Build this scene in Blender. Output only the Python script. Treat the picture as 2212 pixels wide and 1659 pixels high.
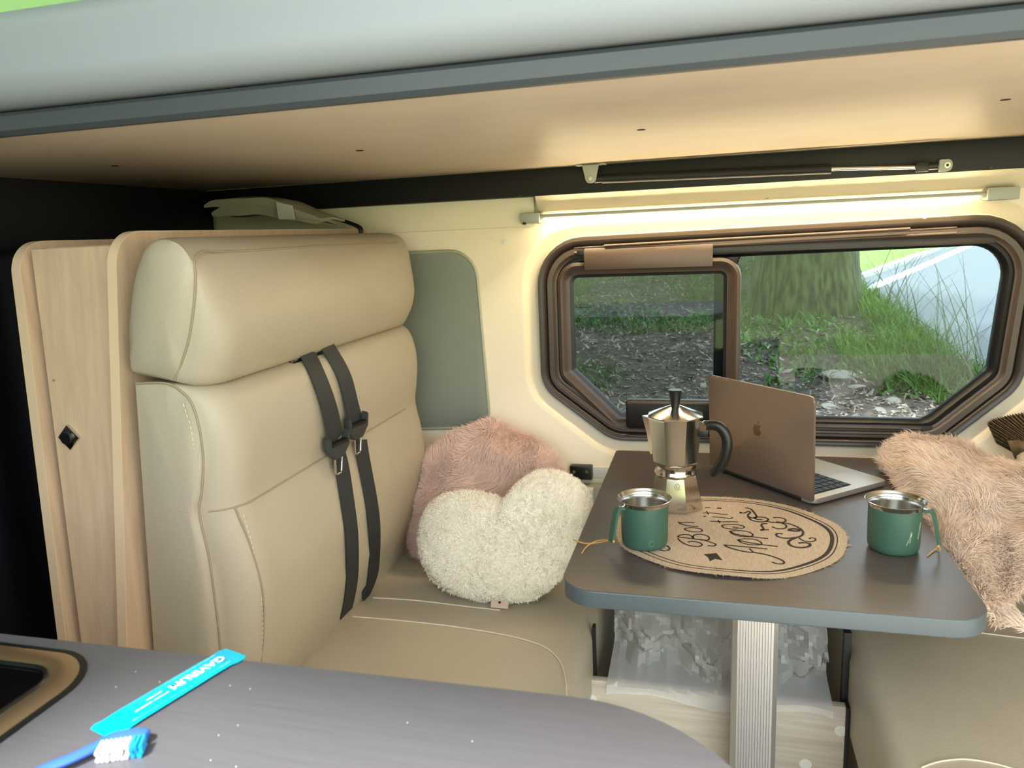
import bpy, bmesh, math, random
import numpy as np
from mathutils import Vector, Matrix, geometry, noise as mnoise

for o in list(bpy.data.objects):
    bpy.data.objects.remove(o)
scene = bpy.context.scene
COL = scene.collection
PI = math.pi

# ------------------------------------------------------------------ camera
W, H, F = 2212.0, 1659.0, 1620.0
CX, CY = W / 2, H / 2
CAM = np.array([0.0, 0.0, 1.27])
_vy = np.array([1537 - CX, 487 - CY, F]); _vy /= np.linalg.norm(_vy)
_vx = -np.array([-5000 - CX, 780 - CY, F]); _vx -= _vy * (_vx @ _vy); _vx /= np.linalg.norm(_vx)
_vz = np.cross(_vx, _vy)
if _vz[1] > 0:
    _vz = -_vz
ROT = np.array([_vx, _vy, _vz])          # camera (x right, y down, z forward) -> world

cam_data = bpy.data.cameras.new('camera')
cam_data.sensor_fit = 'HORIZONTAL'
cam_data.sensor_width = 36.0
cam_data.lens = 36.0 * F / W
cam_data.clip_start = 0.02
cam_data.clip_end = 300
cam_data.dof.use_dof = True
cam_data.dof.focus_distance = 1.45
cam_data.dof.aperture_fstop = 9.0
cam = bpy.data.objects.new('camera', cam_data)
COL.objects.link(cam)
_r, _u, _b = ROT @ np.array([1, 0, 0]), ROT @ np.array([0, -1, 0]), ROT @ np.array([0, 0, -1])
cam.matrix_world = Matrix([[_r[i], _u[i], _b[i], CAM[i]] for i in range(3)] + [[0, 0, 0, 1]])
scene.camera = cam

def on_y(px, py, y):
    d = ROT @ np.array([px - CX, py - CY, F]); return CAM + d * (y / d[1])
def on_z(px, py, z):
    d = ROT @ np.array([px - CX, py - CY, F]); return CAM + d * ((z - CAM[2]) / d[2])
def on_x(px, py, x):
    d = ROT @ np.array([px - CX, py - CY, F]); return CAM + d * (x / d[0])
def on_plane(px, py, p0, n):
    d = ROT @ np.array([px - CX, py - CY, F]); p0 = np.array(p0); n = np.array(n)
    return CAM + d * (((p0 - CAM) @ n) / (d @ n))

# ------------------------------------------------------------------ world and exposure
scene.view_settings.view_transform = 'Standard'
scene.view_settings.look = 'None'
scene.view_settings.gamma = 1.0
scene.view_settings.use_curve_mapping = False
scene.view_settings.exposure = 0.70
LED_POWER = 80.0
SKY = 3.0

world = bpy.data.worlds.new('overcast_sky')
scene.world = world
world.use_nodes = True
wn = world.node_tree
bg = wn.nodes['Background']
bg.inputs['Color'].default_value = (0.86, 0.94, 1.0, 1)
bg.inputs['Strength'].default_value = SKY
sun_data = bpy.data.lights.new('sun', 'SUN')
sun_data.energy = 6.5
sun_data.angle = 0.12
sun_data.color = (1.0, 0.97, 0.93)
sun = bpy.data.objects.new('sun', sun_data)
COL.objects.link(sun)
sun.rotation_euler = (math.radians(33), 0, math.radians(-28))

# ------------------------------------------------------------------ materials
def lin(c):
    out = []
    for v in c:
        v = v / 255.0
        out.append(v / 12.92 if v <= 0.04045 else ((v + 0.055) / 1.055) ** 2.4)
    return tuple(out)

MATS = {}
def mat(name, rgb, rough=0.5, metal=0.0, bump=None, var=None, coat=0.0, spec=0.5, sheen=0.0, aniso=0.0):
    """bump=(scale, strength, stretch) ; var=(scale, rgb2, stretch, contrast)"""
    m = bpy.data.materials.new(name)
    m.use_nodes = True
    nt = m.node_tree
    b = nt.nodes['Principled BSDF']
    c = lin(rgb)
    b.inputs['Base Color'].default_value = (*c, 1)
    b.inputs['Roughness'].default_value = rough
    b.inputs['Metallic'].default_value = metal
    b.inputs['Specular IOR Level'].default_value = spec
    b.inputs['Coat Weight'].default_value = coat
    b.inputs['Sheen Weight'].default_value = sheen
    b.inputs['Anisotropic'].default_value = aniso
    tc = nt.nodes.new('ShaderNodeTexCoord')
    def tex(scale, stretch, kind='noise', detail=4):
        mp = nt.nodes.new('ShaderNodeMapping')
        mp.inputs['Scale'].default_value = stretch
        nt.links.new(tc.outputs['Object'], mp.inputs['Vector'])
        if kind == 'noise':
            t = nt.nodes.new('ShaderNodeTexNoise')
            t.inputs['Detail'].default_value = detail
            out = t.outputs['Fac']
        else:
            t = nt.nodes.new('ShaderNodeTexVoronoi')
            out = t.outputs['Distance']
        t.inputs['Scale'].default_value = scale
        nt.links.new(mp.outputs['Vector'], t.inputs['Vector'])
        return out
    if var:
        sc, rgb2, st, con = var
        t = tex(sc, st)
        r = nt.nodes.new('ShaderNodeValToRGB')
        r.color_ramp.elements[0].position = 0.5 - con
        r.color_ramp.elements[1].position = 0.5 + con
        r.color_ramp.elements[0].color = (*c, 1)
        r.color_ramp.elements[1].color = (*lin(rgb2), 1)
        nt.links.new(t, r.inputs['Fac'])
        nt.links.new(r.outputs['Color'], b.inputs['Base Color'])
    if bump:
        sc, stg, st = bump[:3]
        kind = bump[3] if len(bump) > 3 else 'noise'
        t = tex(sc, st, kind)
        bp = nt.nodes.new('ShaderNodeBump')
        bp.inputs['Strength'].default_value = stg
        bp.inputs['Distance'].default_value = 0.002
        nt.links.new(t, bp.inputs['Height'])
        nt.links.new(bp.outputs['Normal'], b.inputs['Normal'])
    MATS[name] = m
    return m

U = (1, 1, 1)
M_wall = mat('cream_wall_plastic', (238, 226, 200), 0.38, bump=(260, 0.03, U))
M_wallgrey = mat('grey_wall_panel', (170, 176, 168), 0.5)
M_pocket = mat('sage_grey_plastic', (141, 148, 134), 0.42, bump=(500, 0.05, U))
M_pocketrim = mat('sage_grey_rim', (168, 170, 152), 0.4)
M_board = mat('pale_bed_board', (214, 200, 178), 0.42, bump=(120, 0.02, (1, 8, 1)), var=(5, (205, 191, 170), (1, 2, 1), 0.25))
M_black = mat('black_rail', (10, 11, 16), 0.55)
M_navy = mat('navy_black_cloth', (9, 12, 22), 0.6)
M_darkgap = mat('dark_cavity', (8, 8, 9), 0.8)
M_trimgrey = mat('dark_grey_vinyl', (64, 70, 74), 0.45, bump=(300, 0.08, U))
M_mattress = mat('blue_grey_bed_cover', (146, 154, 162), 0.42, bump=(240, 0.08, U))
M_leather = mat('cream_leather', (186, 175, 154), 0.42, bump=(420, 0.16, U, 'voronoi'), var=(6, (179, 168, 146), U, 0.3))
M_seam = mat('beige_thread', (160, 145, 120), 0.6)
M_stitch = mat('pale_thread', (226, 214, 192), 0.7)
M_wood = mat('pale_ash_wood', (217, 190, 158), 0.45, bump=(60, 0.04, (10, 10, 0.5)), var=(9, (200, 172, 142), (9, 9, 0.45), 0.22))
M_woodedge = mat('pale_wood_edge', (222, 196, 162), 0.4)
M_woodh = mat('whitewashed_wood', (214, 204, 190), 0.45, var=(10, (188, 175, 160), (0.35, 9, 9), 0.18), bump=(40, 0.04, (0.4, 10, 10)))
M_table = mat('dark_brown_laminate', (88, 79, 76), 0.33, bump=(220, 0.06, (0.25, 6, 1)), var=(60, (75, 68, 66), (0.15, 4, 1), 0.3))
M_tableedge = mat('daylit_edge_band', (86, 97, 103), 0.3)  # blue-grey of reflected daylight put into the band colour
M_counter = mat('sky_tinted_counter_laminate', (98, 97, 101), 0.3, bump=(220, 0.05, (0.25, 6, 1)), var=(60, (89, 88, 92), (0.15, 4, 1), 0.3))  # table laminate lightened and cooled, sky reflection put into the colour
M_alu = mat('ribbed_aluminium', (214, 216, 218), 0.32, 0.85)
M_steel = mat('brushed_steel', (200, 200, 198), 0.2, 1.0, bump=(180, 0.03, (1, 1, 0.05)))
M_moka = mat('polished_aluminium', (206, 203, 196), 0.16, 1.0, bump=(35, 0.02, U))
M_blackplastic = mat('black_plastic', (20, 21, 22), 0.35)
M_grey_plastic = mat('light_grey_plastic', (168, 172, 164), 0.4)
M_white_plastic = mat('white_plastic', (232, 230, 224), 0.35)
M_frame = mat('dark_brown_window_rubber', (46, 38, 34), 0.36)
M_frame2 = mat('brown_window_frame', (74, 61, 54), 0.36)
M_sealblack = mat('black_window_seal', (12, 12, 13), 0.4)
M_green = mat('matte_green_enamel', (60, 94, 80), 0.42, bump=(500, 0.06, U))
M_greenlight = mat('light_green_print', (92, 142, 116), 0.45)
M_cream_print = mat('cream_print', (196, 206, 176), 0.5)
M_raffia = mat('raffia_cord', (204, 160, 82), 0.6)
M_laptop = mat('grey_anodised_aluminium', (158, 140, 128), 0.4, 0.75)
M_laptop_in = mat('silver_grey_aluminium', (172, 166, 160), 0.42, 0.6)
M_key = mat('black_key', (16, 17, 19), 0.5)
M_screen = mat('dark_screen', (10, 10, 12), 0.15)
M_logo = mat('logo_mirror', (146, 124, 102), 0.2, 0.9)
M_burlap = mat('burlap', (208, 190, 168), 0.85, bump=(900, 0.8, (1, 0.25, 1)), var=(420, (182, 160, 136), (1, 0.15, 1), 0.25))
M_fray = mat('frayed_burlap', (204, 178, 146), 0.9)
M_print = mat('black_print', (38, 26, 24), 0.8)
M_sachet = mat('cyan_foil', (0, 186, 222), 0.28, bump=(60, 0.1, U))
M_sachet_print = mat('white_print', (226, 250, 252), 0.4)
M_sachet_light = mat('pale_cyan_print', (110, 232, 246), 0.4)
M_brush = mat('blue_plastic', (62, 108, 214), 0.25)
M_bristle = mat('white_bristle', (206, 204, 212), 0.6)
M_bristleblue = mat('blue_bristle', (20, 150, 214), 0.5)
M_glassblack = mat('black_glass', (9, 9, 10), 0.12)
M_hobrim = mat('bronze_metal_rim', (176, 148, 116), 0.3, 0.8)
M_belt = mat('black_webbing', (40, 43, 45), 0.6, bump=(160, 0.25, (1, 6, 0.2)))
M_beltplastic = mat('charcoal_plastic', (52, 54, 54), 0.5)
M_chrome = mat('chrome', (210, 208, 204), 0.12, 1.0)
M_pink = mat('pink_plush_base', (214, 176, 156), 0.9)
M_pinkfur = mat('pink_plush_fur', (240, 210, 194), 0.75, sheen=0.3)
M_white = mat('white_fleece_base', (240, 236, 222), 0.9)
M_whitefur = mat('white_fleece_fur', (250, 243, 226), 0.8, sheen=0.3)
M_beige = mat('beige_fur_base', (214, 186, 162), 0.9)
M_beigefur = mat('beige_fur', (242, 220, 200), 0.75, sheen=0.3)
M_tag = mat('paper_tag', (206, 182, 164), 0.7)
M_cloth = mat('sage_grey_cloth', (164, 160, 140), 0.8, bump=(40, 0.4, U))
M_label = mat('white_label', (206, 202, 192), 0.7)
M_lace = mat('brown_lace', (120, 98, 66), 0.8, bump=(160, 0.6, (1, 1, 4)), var=(60, (84, 66, 42), (6, 1, 1), 0.2))
M_canvas = mat('pale_green_canvas', (214, 232, 204), 0.8)
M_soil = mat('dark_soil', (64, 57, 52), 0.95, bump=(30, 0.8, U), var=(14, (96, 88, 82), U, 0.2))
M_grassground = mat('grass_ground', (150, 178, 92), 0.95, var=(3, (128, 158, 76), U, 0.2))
M_meadow = mat('muted_meadow', (158, 172, 104), 0.95, var=(3, (136, 150, 84), U, 0.2))
M_bounce_gravel = mat('bounce_gravel', (196, 180, 162), 0.95, bump=(60, 0.5, U), var=(20, (172, 156, 138), U, 0.2))
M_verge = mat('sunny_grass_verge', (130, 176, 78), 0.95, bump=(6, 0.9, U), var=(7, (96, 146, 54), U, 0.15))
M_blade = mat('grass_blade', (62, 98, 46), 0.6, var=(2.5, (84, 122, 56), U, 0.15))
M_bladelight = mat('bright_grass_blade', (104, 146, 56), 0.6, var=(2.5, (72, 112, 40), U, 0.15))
M_stem = mat('dry_grass_stem', (92, 104, 80), 0.7)
M_litter = mat('leaf_litter', (92, 80, 70), 0.85, var=(30, (184, 172, 156), U, 0.10))
M_stone = mat('pale_stone', (148, 146, 136), 0.85, bump=(30, 0.5, U))
M_road = mat('asphalt', (96, 104, 112), 0.8, bump=(200, 0.1, U))
M_line = mat('white_road_paint', (236, 238, 238), 0.7)
M_kerb = mat('pale_kerb', (188, 188, 184), 0.8, bump=(30, 0.3, U))
M_bark = mat('mossy_bark', (36, 36, 30), 0.9, bump=(16, 1.0, (5, 5, 0.8)), var=(9, (84, 92, 56), (4, 4, 0.5), 0.14))
M_shade_crown = mat('shade_foliage', (60, 96, 40), 0.8)
M_floor = mat('grey_vinyl_floor', (160, 150, 138), 0.5)
M_vanwhite = mat('white_van_paint', (214, 216, 214), 0.35)

def emit_mat(name, rgb, strength):
    m = bpy.data.materials.new(name); m.use_nodes = True
    b = m.node_tree.nodes['Principled BSDF']
    b.inputs['Base Color'].default_value = (0.8, 0.8, 0.8, 1)
    b.inputs['Emission Color'].default_value = (*rgb, 1)
    b.inputs['Emission Strength'].default_value = strength
    return m
M_led = emit_mat('warm_led', (1.0, 0.78, 0.45), LED_POWER)

def glass_mat(name, tint, refl, rough=0.0):
    m = bpy.data.materials.new(name); m.use_nodes = True
    nt = m.node_tree; nt.nodes.clear()
    out = nt.nodes.new('ShaderNodeOutputMaterial')
    tr = nt.nodes.new('ShaderNodeBsdfTransparent'); tr.inputs['Color'].default_value = (*tint, 1)
    gl = nt.nodes.new('ShaderNodeBsdfGlossy'); gl.inputs['Roughness'].default_value = rough
    fr = nt.nodes.new('ShaderNodeFresnel'); fr.inputs['IOR'].default_value = refl
    mx = nt.nodes.new('ShaderNodeMixShader')
    nt.links.new(fr.outputs[0], mx.inputs[0])
    nt.links.new(tr.outputs[0], mx.inputs[1]); nt.links.new(gl.outputs[0], mx.inputs[2])
    nt.links.new(mx.outputs[0], out.inputs[0])
    return m
M_glass = glass_mat('tinted_acrylic', (0.66, 0.72, 0.72), 1.38, 0.01)
M_glass2 = glass_mat('clear_acrylic', (0.74, 0.79, 0.80), 1.38, 0.01)

def plastic_bag_mat():
    m = bpy.data.materials.new('clear_plastic_film'); m.use_nodes = True
    nt = m.node_tree; nt.nodes.clear()
    out = nt.nodes.new('ShaderNodeOutputMaterial')
    tr = nt.nodes.new('ShaderNodeBsdfTransparent'); tr.inputs['Color'].default_value = (0.93, 0.93, 0.91, 1)
    b = nt.nodes.new('ShaderNodeBsdfPrincipled')
    b.inputs['Base Color'].default_value = (0.88, 0.88, 0.86, 1); b.inputs['Roughness'].default_value = 0.18
    mx = nt.nodes.new('ShaderNodeMixShader'); mx.inputs[0].default_value = 0.45
    nt.links.new(tr.outputs[0], mx.inputs[1]); nt.links.new(b.outputs[0], mx.inputs[2])
    nt.links.new(mx.outputs[0], out.inputs[0])
    return m
M_bag = plastic_bag_mat()

def canvas_mat(name, rgb):
    m = bpy.data.materials.new(name); m.use_nodes = True
    nt = m.node_tree; nt.nodes.clear()
    out = nt.nodes.new('ShaderNodeOutputMaterial')
    d = nt.nodes.new('ShaderNodeBsdfDiffuse'); d.inputs[0].default_value = (*lin(rgb), 1)
    t = nt.nodes.new('ShaderNodeBsdfTranslucent'); t.inputs[0].default_value = (*lin(rgb), 1)
    mx = nt.nodes.new('ShaderNodeMixShader'); mx.inputs[0].default_value = 0.6
    nt.links.new(d.outputs[0], mx.inputs[1]); nt.links.new(t.outputs[0], mx.inputs[2])
    nt.links.new(mx.outputs[0], out.inputs[0])
    return m
M_canvas = canvas_mat('backlit_canvas', (214, 236, 200))
M_canvas_white = canvas_mat('white_canvas', (222, 226, 226))

# ------------------------------------------------------------------ builders
WL = {}          # world location of every object's origin

def tag(o, label=None, cat=None, group=None, kind=None):
    if label: o['label'] = label
    if cat: o['category'] = cat
    if group: o['group'] = group
    if kind: o['kind'] = kind
    return o

def thing(name, loc, label, cat, group=None, kind=None):
    o = bpy.data.objects.new(name, None)
    o.empty_display_size = 0.02
    COL.objects.link(o)
    o.location = loc
    WL[o.name] = Vector(loc)
    return tag(o, label, cat, group, kind)

def finish(name, bm, m, parent=None, smooth=None, kind=None, label=None):
    """bmesh in world coordinates -> object"""
    bmesh.ops.recalc_face_normals(bm, faces=bm.faces)
    if smooth is not None:
        ang = math.radians(smooth)
        for f in bm.faces: f.smooth = True
        for e in bm.edges:
            if len(e.link_faces) == 2 and e.calc_face_angle(0) > ang: e.smooth = False
    me = bpy.data.meshes.new(name)
    bm.to_mesh(me); bm.free()
    return link(name, me, m, parent, kind, label)

def link(name, me, m, parent=None, kind=None, label=None):
    o = bpy.data.objects.new(name, me)
    COL.objects.link(o)
    me.materials.append(m)
    n = len(me.vertices)
    co = np.empty(n * 3, np.float32); me.vertices.foreach_get('co', co); co = co.reshape(-1, 3)
    if parent is not None:
        o.parent = parent
        off = WL[parent.name]
    else:
        off = Vector(((co[:, 0].min() + co[:, 0].max()) / 2, (co[:, 1].min() + co[:, 1].max()) / 2, co[:, 2].min()))
        o.location = off
    co = co - np.array(off, np.float32)
    me.vertices.foreach_set('co', co.ravel()); me.update()
    WL[o.name] = Vector(off)
    if kind: o['kind'] = kind
    if label: o['label'] = label
    return o

def add_box(bm, x0, x1, y0, y1, z0, z1, bev=0.0, seg=2):
    vs = [bm.verts.new(p) for p in ((x0, y0, z0), (x1, y0, z0), (x1, y1, z0), (x0, y1, z0), (x0, y0, z1), (x1, y0, z1), (x1, y1, z1), (x0, y1, z1))]
    fs = [bm.faces.new([vs[i] for i in q]) for q in ((0, 3, 2, 1), (4, 5, 6, 7), (0, 1, 5, 4), (1, 2, 6, 5), (2, 3, 7, 6), (3, 0, 4, 7))]
    if bev:
        es = list({e for f in fs for e in f.edges})
        bmesh.ops.bevel(bm, geom=es, offset=bev, segments=seg, profile=0.5, affect='EDGES')
    return vs
def box(name, x0, x1, y0, y1, z0, z1, m, parent=None, bev=0.0, seg=2, **k):
    bm = bmesh.new(); add_box(bm, x0, x1, y0, y1, z0, z1, bev, seg)
    return finish(name, bm, m, parent, 35 if bev else None, **k)

def add_prism(bm, poly, fn, a, b, bev=0.0, seg=2):
    """poly: 2D points; fn(u,v,w)->3D ; extruded w=a..b"""
    lo = [bm.verts.new(fn(u, v, a)) for u, v in poly]
    hi = [bm.verts.new(fn(u, v, b)) for u, v in poly]
    f1 = bm.faces.new(lo); f2 = bm.faces.new(hi[::-1])
    n = len(poly)
    for i in range(n):
        bm.faces.new((lo[i], hi[i], hi[(i + 1) % n], lo[(i + 1) % n]))
    if bev:
        es = list(f1.edges) + list(f2.edges)
        bmesh.ops.bevel(bm, geom=es, offset=bev, segments=seg, profile=0.5, affect='EDGES')
def prism(name, poly, fn, a, b, m, parent=None, bev=0.0, seg=2, smooth=35, **k):
    bm = bmesh.new(); add_prism(bm, poly, fn, a, b, bev, seg)
    return finish(name, bm, m, parent, smooth, **k)
XZ = lambda u, v, w: (u, w, v)      # polygon in x,z extruded along y
XY = lambda u, v, w: (u, v, w)      # polygon in x,y extruded along z
YZ = lambda u, v, w: (w, u, v)      # polygon in y,z extruded along x

def round_poly(corners, seg=8):
    """corners: (u, v, radius) -> points"""
    out = []
    n = len(corners)
    for i in range(n):
        p0 = Vector(corners[i - 1][:2]); p1 = Vector(corners[i][:2]); p2 = Vector(corners[(i + 1) % n][:2])
        r = corners[i][2]
        d1 = (p0 - p1).normalized(); d2 = (p2 - p1).normalized()
        ang = d1.angle(d2)
        t = min(r / math.tan(ang / 2), (p0 - p1).length * 0.49, (p2 - p1).length * 0.49)
        r = t * math.tan(ang / 2)
        a = p1 + d1 * t; b = p1 + d2 * t
        c = p1 + (d1 + d2).normalized() * (r / math.sin(ang / 2))
        va, vb = a - c, b - c
        tot = va.angle(vb) if va.length > 1e-9 else 0
        sgn = 1 if va.cross(vb) > 0 else -1
        for k in range(seg + 1):
            t_ = tot * k / seg * sgn
            out.append((c.x + va.x * math.cos(t_) - va.y * math.sin(t_), c.y + va.x * math.sin(t_) + va.y * math.cos(t_)))
    return out

def inset_corners(corners, d):
    """convex polygon, any winding; positive d shrinks"""
    n = len(corners)
    area = sum(corners[i][0] * corners[(i + 1) % n][1] - corners[(i + 1) % n][0] * corners[i][1] for i in range(n))
    s = 1 if area > 0 else -1
    lines = []
    for i in range(n):
        p = Vector(corners[i][:2]); q = Vector(corners[(i + 1) % n][:2])
        t = (q - p).normalized(); nn = Vector((-t.y, t.x)) * s
        lines.append((p + nn * d, t))
    out = []
    for i in range(n):
        (p, t), (q, u) = lines[i - 1], lines[i]
        k = (q - p).cross(u) / t.cross(u)
        w = p + t * k
        out.append((w.x, w.y, max(corners[i][2] - d, 0.006)))
    return out

def add_loft(bm, rings, close_ring=True, close_loft=False, cap=False):
    vr = [[bm.verts.new(p) for p in r] for r in rings]
    n = len(vr[0]); m_ = len(vr)
    for i in range(m_ if close_loft else m_ - 1):
        a, b = vr[i], vr[(i + 1) % m_]
        for j in range(n if close_ring else n - 1):
            k = (j + 1) % n
            try: bm.faces.new((a[j], a[k], b[k], b[j]))
            except ValueError: pass
    if cap:
        bm.faces.new(vr[0][::-1]); bm.faces.new(vr[-1])
    return vr
def loft(name, rings, m, parent=None, smooth=40, **kw):
    lk = {k: kw.pop(k) for k in ('close_ring', 'close_loft', 'cap') if k in kw}
    bm = bmesh.new(); add_loft(bm, rings, **lk)
    return finish(name, bm, m, parent, smooth, **kw)

def frame_ring(name, corners, prof, m, parent, seg=8, smooth=50, **k):
    """prof: list of (inset, y) round a closed cross-section"""
    rings = [[(u, y, v) for u, v in round_poly(inset_corners(corners, d), seg)] for d, y in prof]
    return loft(name, rings, m, parent, smooth, close_loft=True, **k)

def add_tube(bm, pts, r, n=8, cap=True, closed=False):
    pts = [Vector(p) for p in pts]
    N = len(pts)
    rr = r if isinstance(r, (list, tuple)) else [r] * N
    rings = []
    prev = None
    for i, p in enumerate(pts):
        if closed: t = (pts[(i + 1) % N] - pts[i - 1]).normalized()
        else: t = (pts[min(i + 1, N - 1)] - pts[max(i - 1, 0)]).normalized()
        if prev is None:
            a = Vector((0, 0, 1)) if abs(t.z) < 0.9 else Vector((1, 0, 0))
            u = t.cross(a).normalized()
        else:
            u = (prev - t * prev.dot(t)).normalized()
        prev = u
        v = t.cross(u)
        rings.append([p + (u * math.cos(2 * PI * k / n) + v * math.sin(2 * PI * k / n)) * rr[i] for k in range(n)])
    add_loft(bm, rings, True, closed, cap and not closed)
def tube(name, pts, r, m, parent=None, n=8, closed=False, **k):
    bm = bmesh.new(); add_tube(bm, pts, r, n, True, closed)
    return finish(name, bm, m, parent, 50, **k)

def add_lathe(bm, prof, c, n=32, phase=0.0, cap=True):
    rings = [[(c[0] + r * math.cos(2 * PI * k / n + phase), c[1] + r * math.sin(2 * PI * k / n + phase), c[2] + z) for k in range(n)] for r, z in prof]
    add_loft(bm, rings, True, False, cap)
def lathe(name, prof, c, m, parent=None, n=32, phase=0.0, smooth=40, cap=True, **k):
    bm = bmesh.new(); add_lathe(bm, prof, c, n, phase, cap)
    return finish(name, bm, m, parent, smooth, **k)

def disc(name, c, axis, r, t, m, parent=None, n=16, **k):
    c = Vector(c); a = Vector(axis).normalized()
    return tube(name, [c, c + a * t], r, m, parent, n, **k)

def add_ribbon(bm, pts, wdir, w, t):
    """strip of thickness t along pts, width direction per point or constant"""
    pts = [Vector(p) for p in pts]
    rings = []
    for i, p in enumerate(pts):
        tn = (pts[min(i + 1, len(pts) - 1)] - pts[max(i - 1, 0)]).normalized()
        wd = Vector(wdir[i] if isinstance(wdir, list) else wdir).normalized()
        wd = (wd - tn * wd.dot(tn)).normalized()
        nn = tn.cross(wd).normalized()
        ww = w[i] if isinstance(w, list) else w
        rings.append([p + wd * ww / 2 + nn * t / 2, p - wd * ww / 2 + nn * t / 2, p - wd * ww / 2 - nn * t / 2, p + wd * ww / 2 - nn * t / 2])
    add_loft(bm, rings, True, False, True)
def ribbon(name, pts, wdir, w, t, m, parent=None, **k):
    bm = bmesh.new(); add_ribbon(bm, pts, wdir, w, t)
    return finish(name, bm, m, parent, 30, **k)

def smooth_path(pts, k=6):
    pts = [Vector(p) for p in pts]
    out = []
    for i in range(len(pts) - 1):
        p0, p1, p2, p3 = pts[max(i - 1, 0)], pts[i], pts[i + 1], pts[min(i + 2, len(pts) - 1)]
        for j in range(k):
            t = j / k
            out.append(0.5 * ((2 * p1) + (p2 - p0) * t + (2 * p0 - 5 * p1 + 4 * p2 - p3) * t * t + (3 * p1 - p0 - 3 * p2 + p3) * t ** 3))
    out.append(pts[-1])
    return out

def ribbons_mesh(name, base, d0, d1, side, length, width, m, parent=None, segs=3, kind='stuff', label=None):
    """many tapering curved strands: base Nx3, start dir d0, end dir d1, side dir, per-strand length and width"""
    N = len(base)
    V = np.zeros((N, segs * 2 + 1, 3), np.float32)
    p = base.copy()
    L = length[:, None] / segs
    for s in range(segs):
        t = s / segs
        w = (width * (1 - 0.75 * t))[:, None]
        V[:, 2 * s] = p - side * w / 2
        V[:, 2 * s + 1] = p + side * w / 2
        d = d0 * (1 - t) + d1 * t
        d = d / np.maximum(np.linalg.norm(d, axis=1, keepdims=True), 1e-6)
        p = p + d * L
    V[:, 2 * segs] = p
    k = segs * 2 + 1
    base_i = (np.arange(N) * k)[:, None]
    quads = []
    for s in range(segs - 1):
        quads.append(base_i + np.array([[2 * s, 2 * s + 1, 2 * s + 3, 2 * s + 2]]))
    tri = base_i + np.array([[2 * segs - 2, 2 * segs - 1, 2 * segs]])
    q = np.stack(quads, 1).reshape(-1, 4) if quads else np.zeros((0, 4), int)
    me = bpy.data.meshes.new(name)
    nl = q.size + tri.size
    me.vertices.add(N * k); me.vertices.foreach_set('co', V.ravel())
    me.loops.add(nl); me.loops.foreach_set('vertex_index', np.concatenate([q.ravel(), tri.ravel()]).astype(np.int32))
    me.polygons.add(len(q) + len(tri))
    starts = np.concatenate([np.arange(len(q)) * 4, q.size + np.arange(len(tri)) * 3]).astype(np.int32)
    me.polygons.foreach_set('loop_start', starts)
    me.update(calc_edges=True)
    return link(name, me, m, parent, kind, label)

def sample_mesh(o, n, rng):
    me = o.data
    me.calc_loop_triangles()
    tri = np.array([t.vertices[:] for t in me.loop_triangles])
    co = np.array([v.co[:] for v in me.vertices]) + np.array(WL[o.name])
    a, b, c = co[tri[:, 0]], co[tri[:, 1]], co[tri[:, 2]]
    nr = np.cross(b - a, c - a); ar = np.linalg.norm(nr, axis=1); nr /= np.maximum(ar, 1e-12)[:, None]
    idx = rng.choice(len(tri), n, p=ar / ar.sum())
    u, v = rng.random(n), rng.random(n)
    f = u + v > 1; u[f] = 1 - u[f]; v[f] = 1 - v[f]
    return a[idx] + (b - a)[idx] * u[:, None] + (c - a)[idx] * v[:, None], nr[idx]

def wob(P, s, seed):
    """cheap smooth vector noise"""
    r = np.random.default_rng(seed)
    out = np.zeros_like(P)
    for k in range(5):
        fr = r.normal(size=(3, 3)) * s * (0.6 + 0.5 * k)
        out += np.sin(P @ fr + r.random(3) * 6.28) / (1 + 0.4 * k)
    return out

def fur(name, o, n, length, width, m, parent, seed, lift=0.6, flow=1.0, fs=9.0, curl=0.6, grav=0.3, clump=0.35):
    rng = np.random.default_rng(seed)
    P, N = sample_mesh(o, n, rng)
    Fl = wob(P, fs, seed) * flow + wob(P, fs * 7, seed + 1) * clump + np.array([0, 0, -grav])
    Fl -= N * np.sum(Fl * N, 1, keepdims=True)
    rnd = rng.normal(size=P.shape)
    d0 = N * lift + Fl * 0.4 + rnd * 0.25
    d1 = N * (lift * 0.25) + Fl + rnd * curl
    side = np.cross(d0, rng.normal(size=P.shape)); side /= np.linalg.norm(side, axis=1, keepdims=True)
    ln = length * (0.6 + 0.6 * rng.random(n)); wd = width * (0.7 + 0.6 * rng.random(n))
    return ribbons_mesh(name, (P - N * 0.001).astype(np.float32), d0, d1, side, ln, wd, m, parent, segs=3)

def text_obj(name, body, size, mtx, m, parent, extrude=0.0002, bold=0.0):
    cu = bpy.data.curves.new(name, 'FONT'); cu.body = body; cu.size = size
    cu.align_x = 'CENTER'; cu.align_y = 'CENTER'; cu.extrude = extrude; cu.offset = bold
    tmp = bpy.data.objects.new(name + '_tmp', cu)
    me = bpy.data.meshes.new_from_object(tmp)
    bpy.data.objects.remove(tmp); bpy.data.curves.remove(cu)
    me.transform(mtx); me.name = name
    return link(name, me, m, parent)

# ================================================================== STRUCTURE
WY = 1.85            # inner face of the window wall
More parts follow.
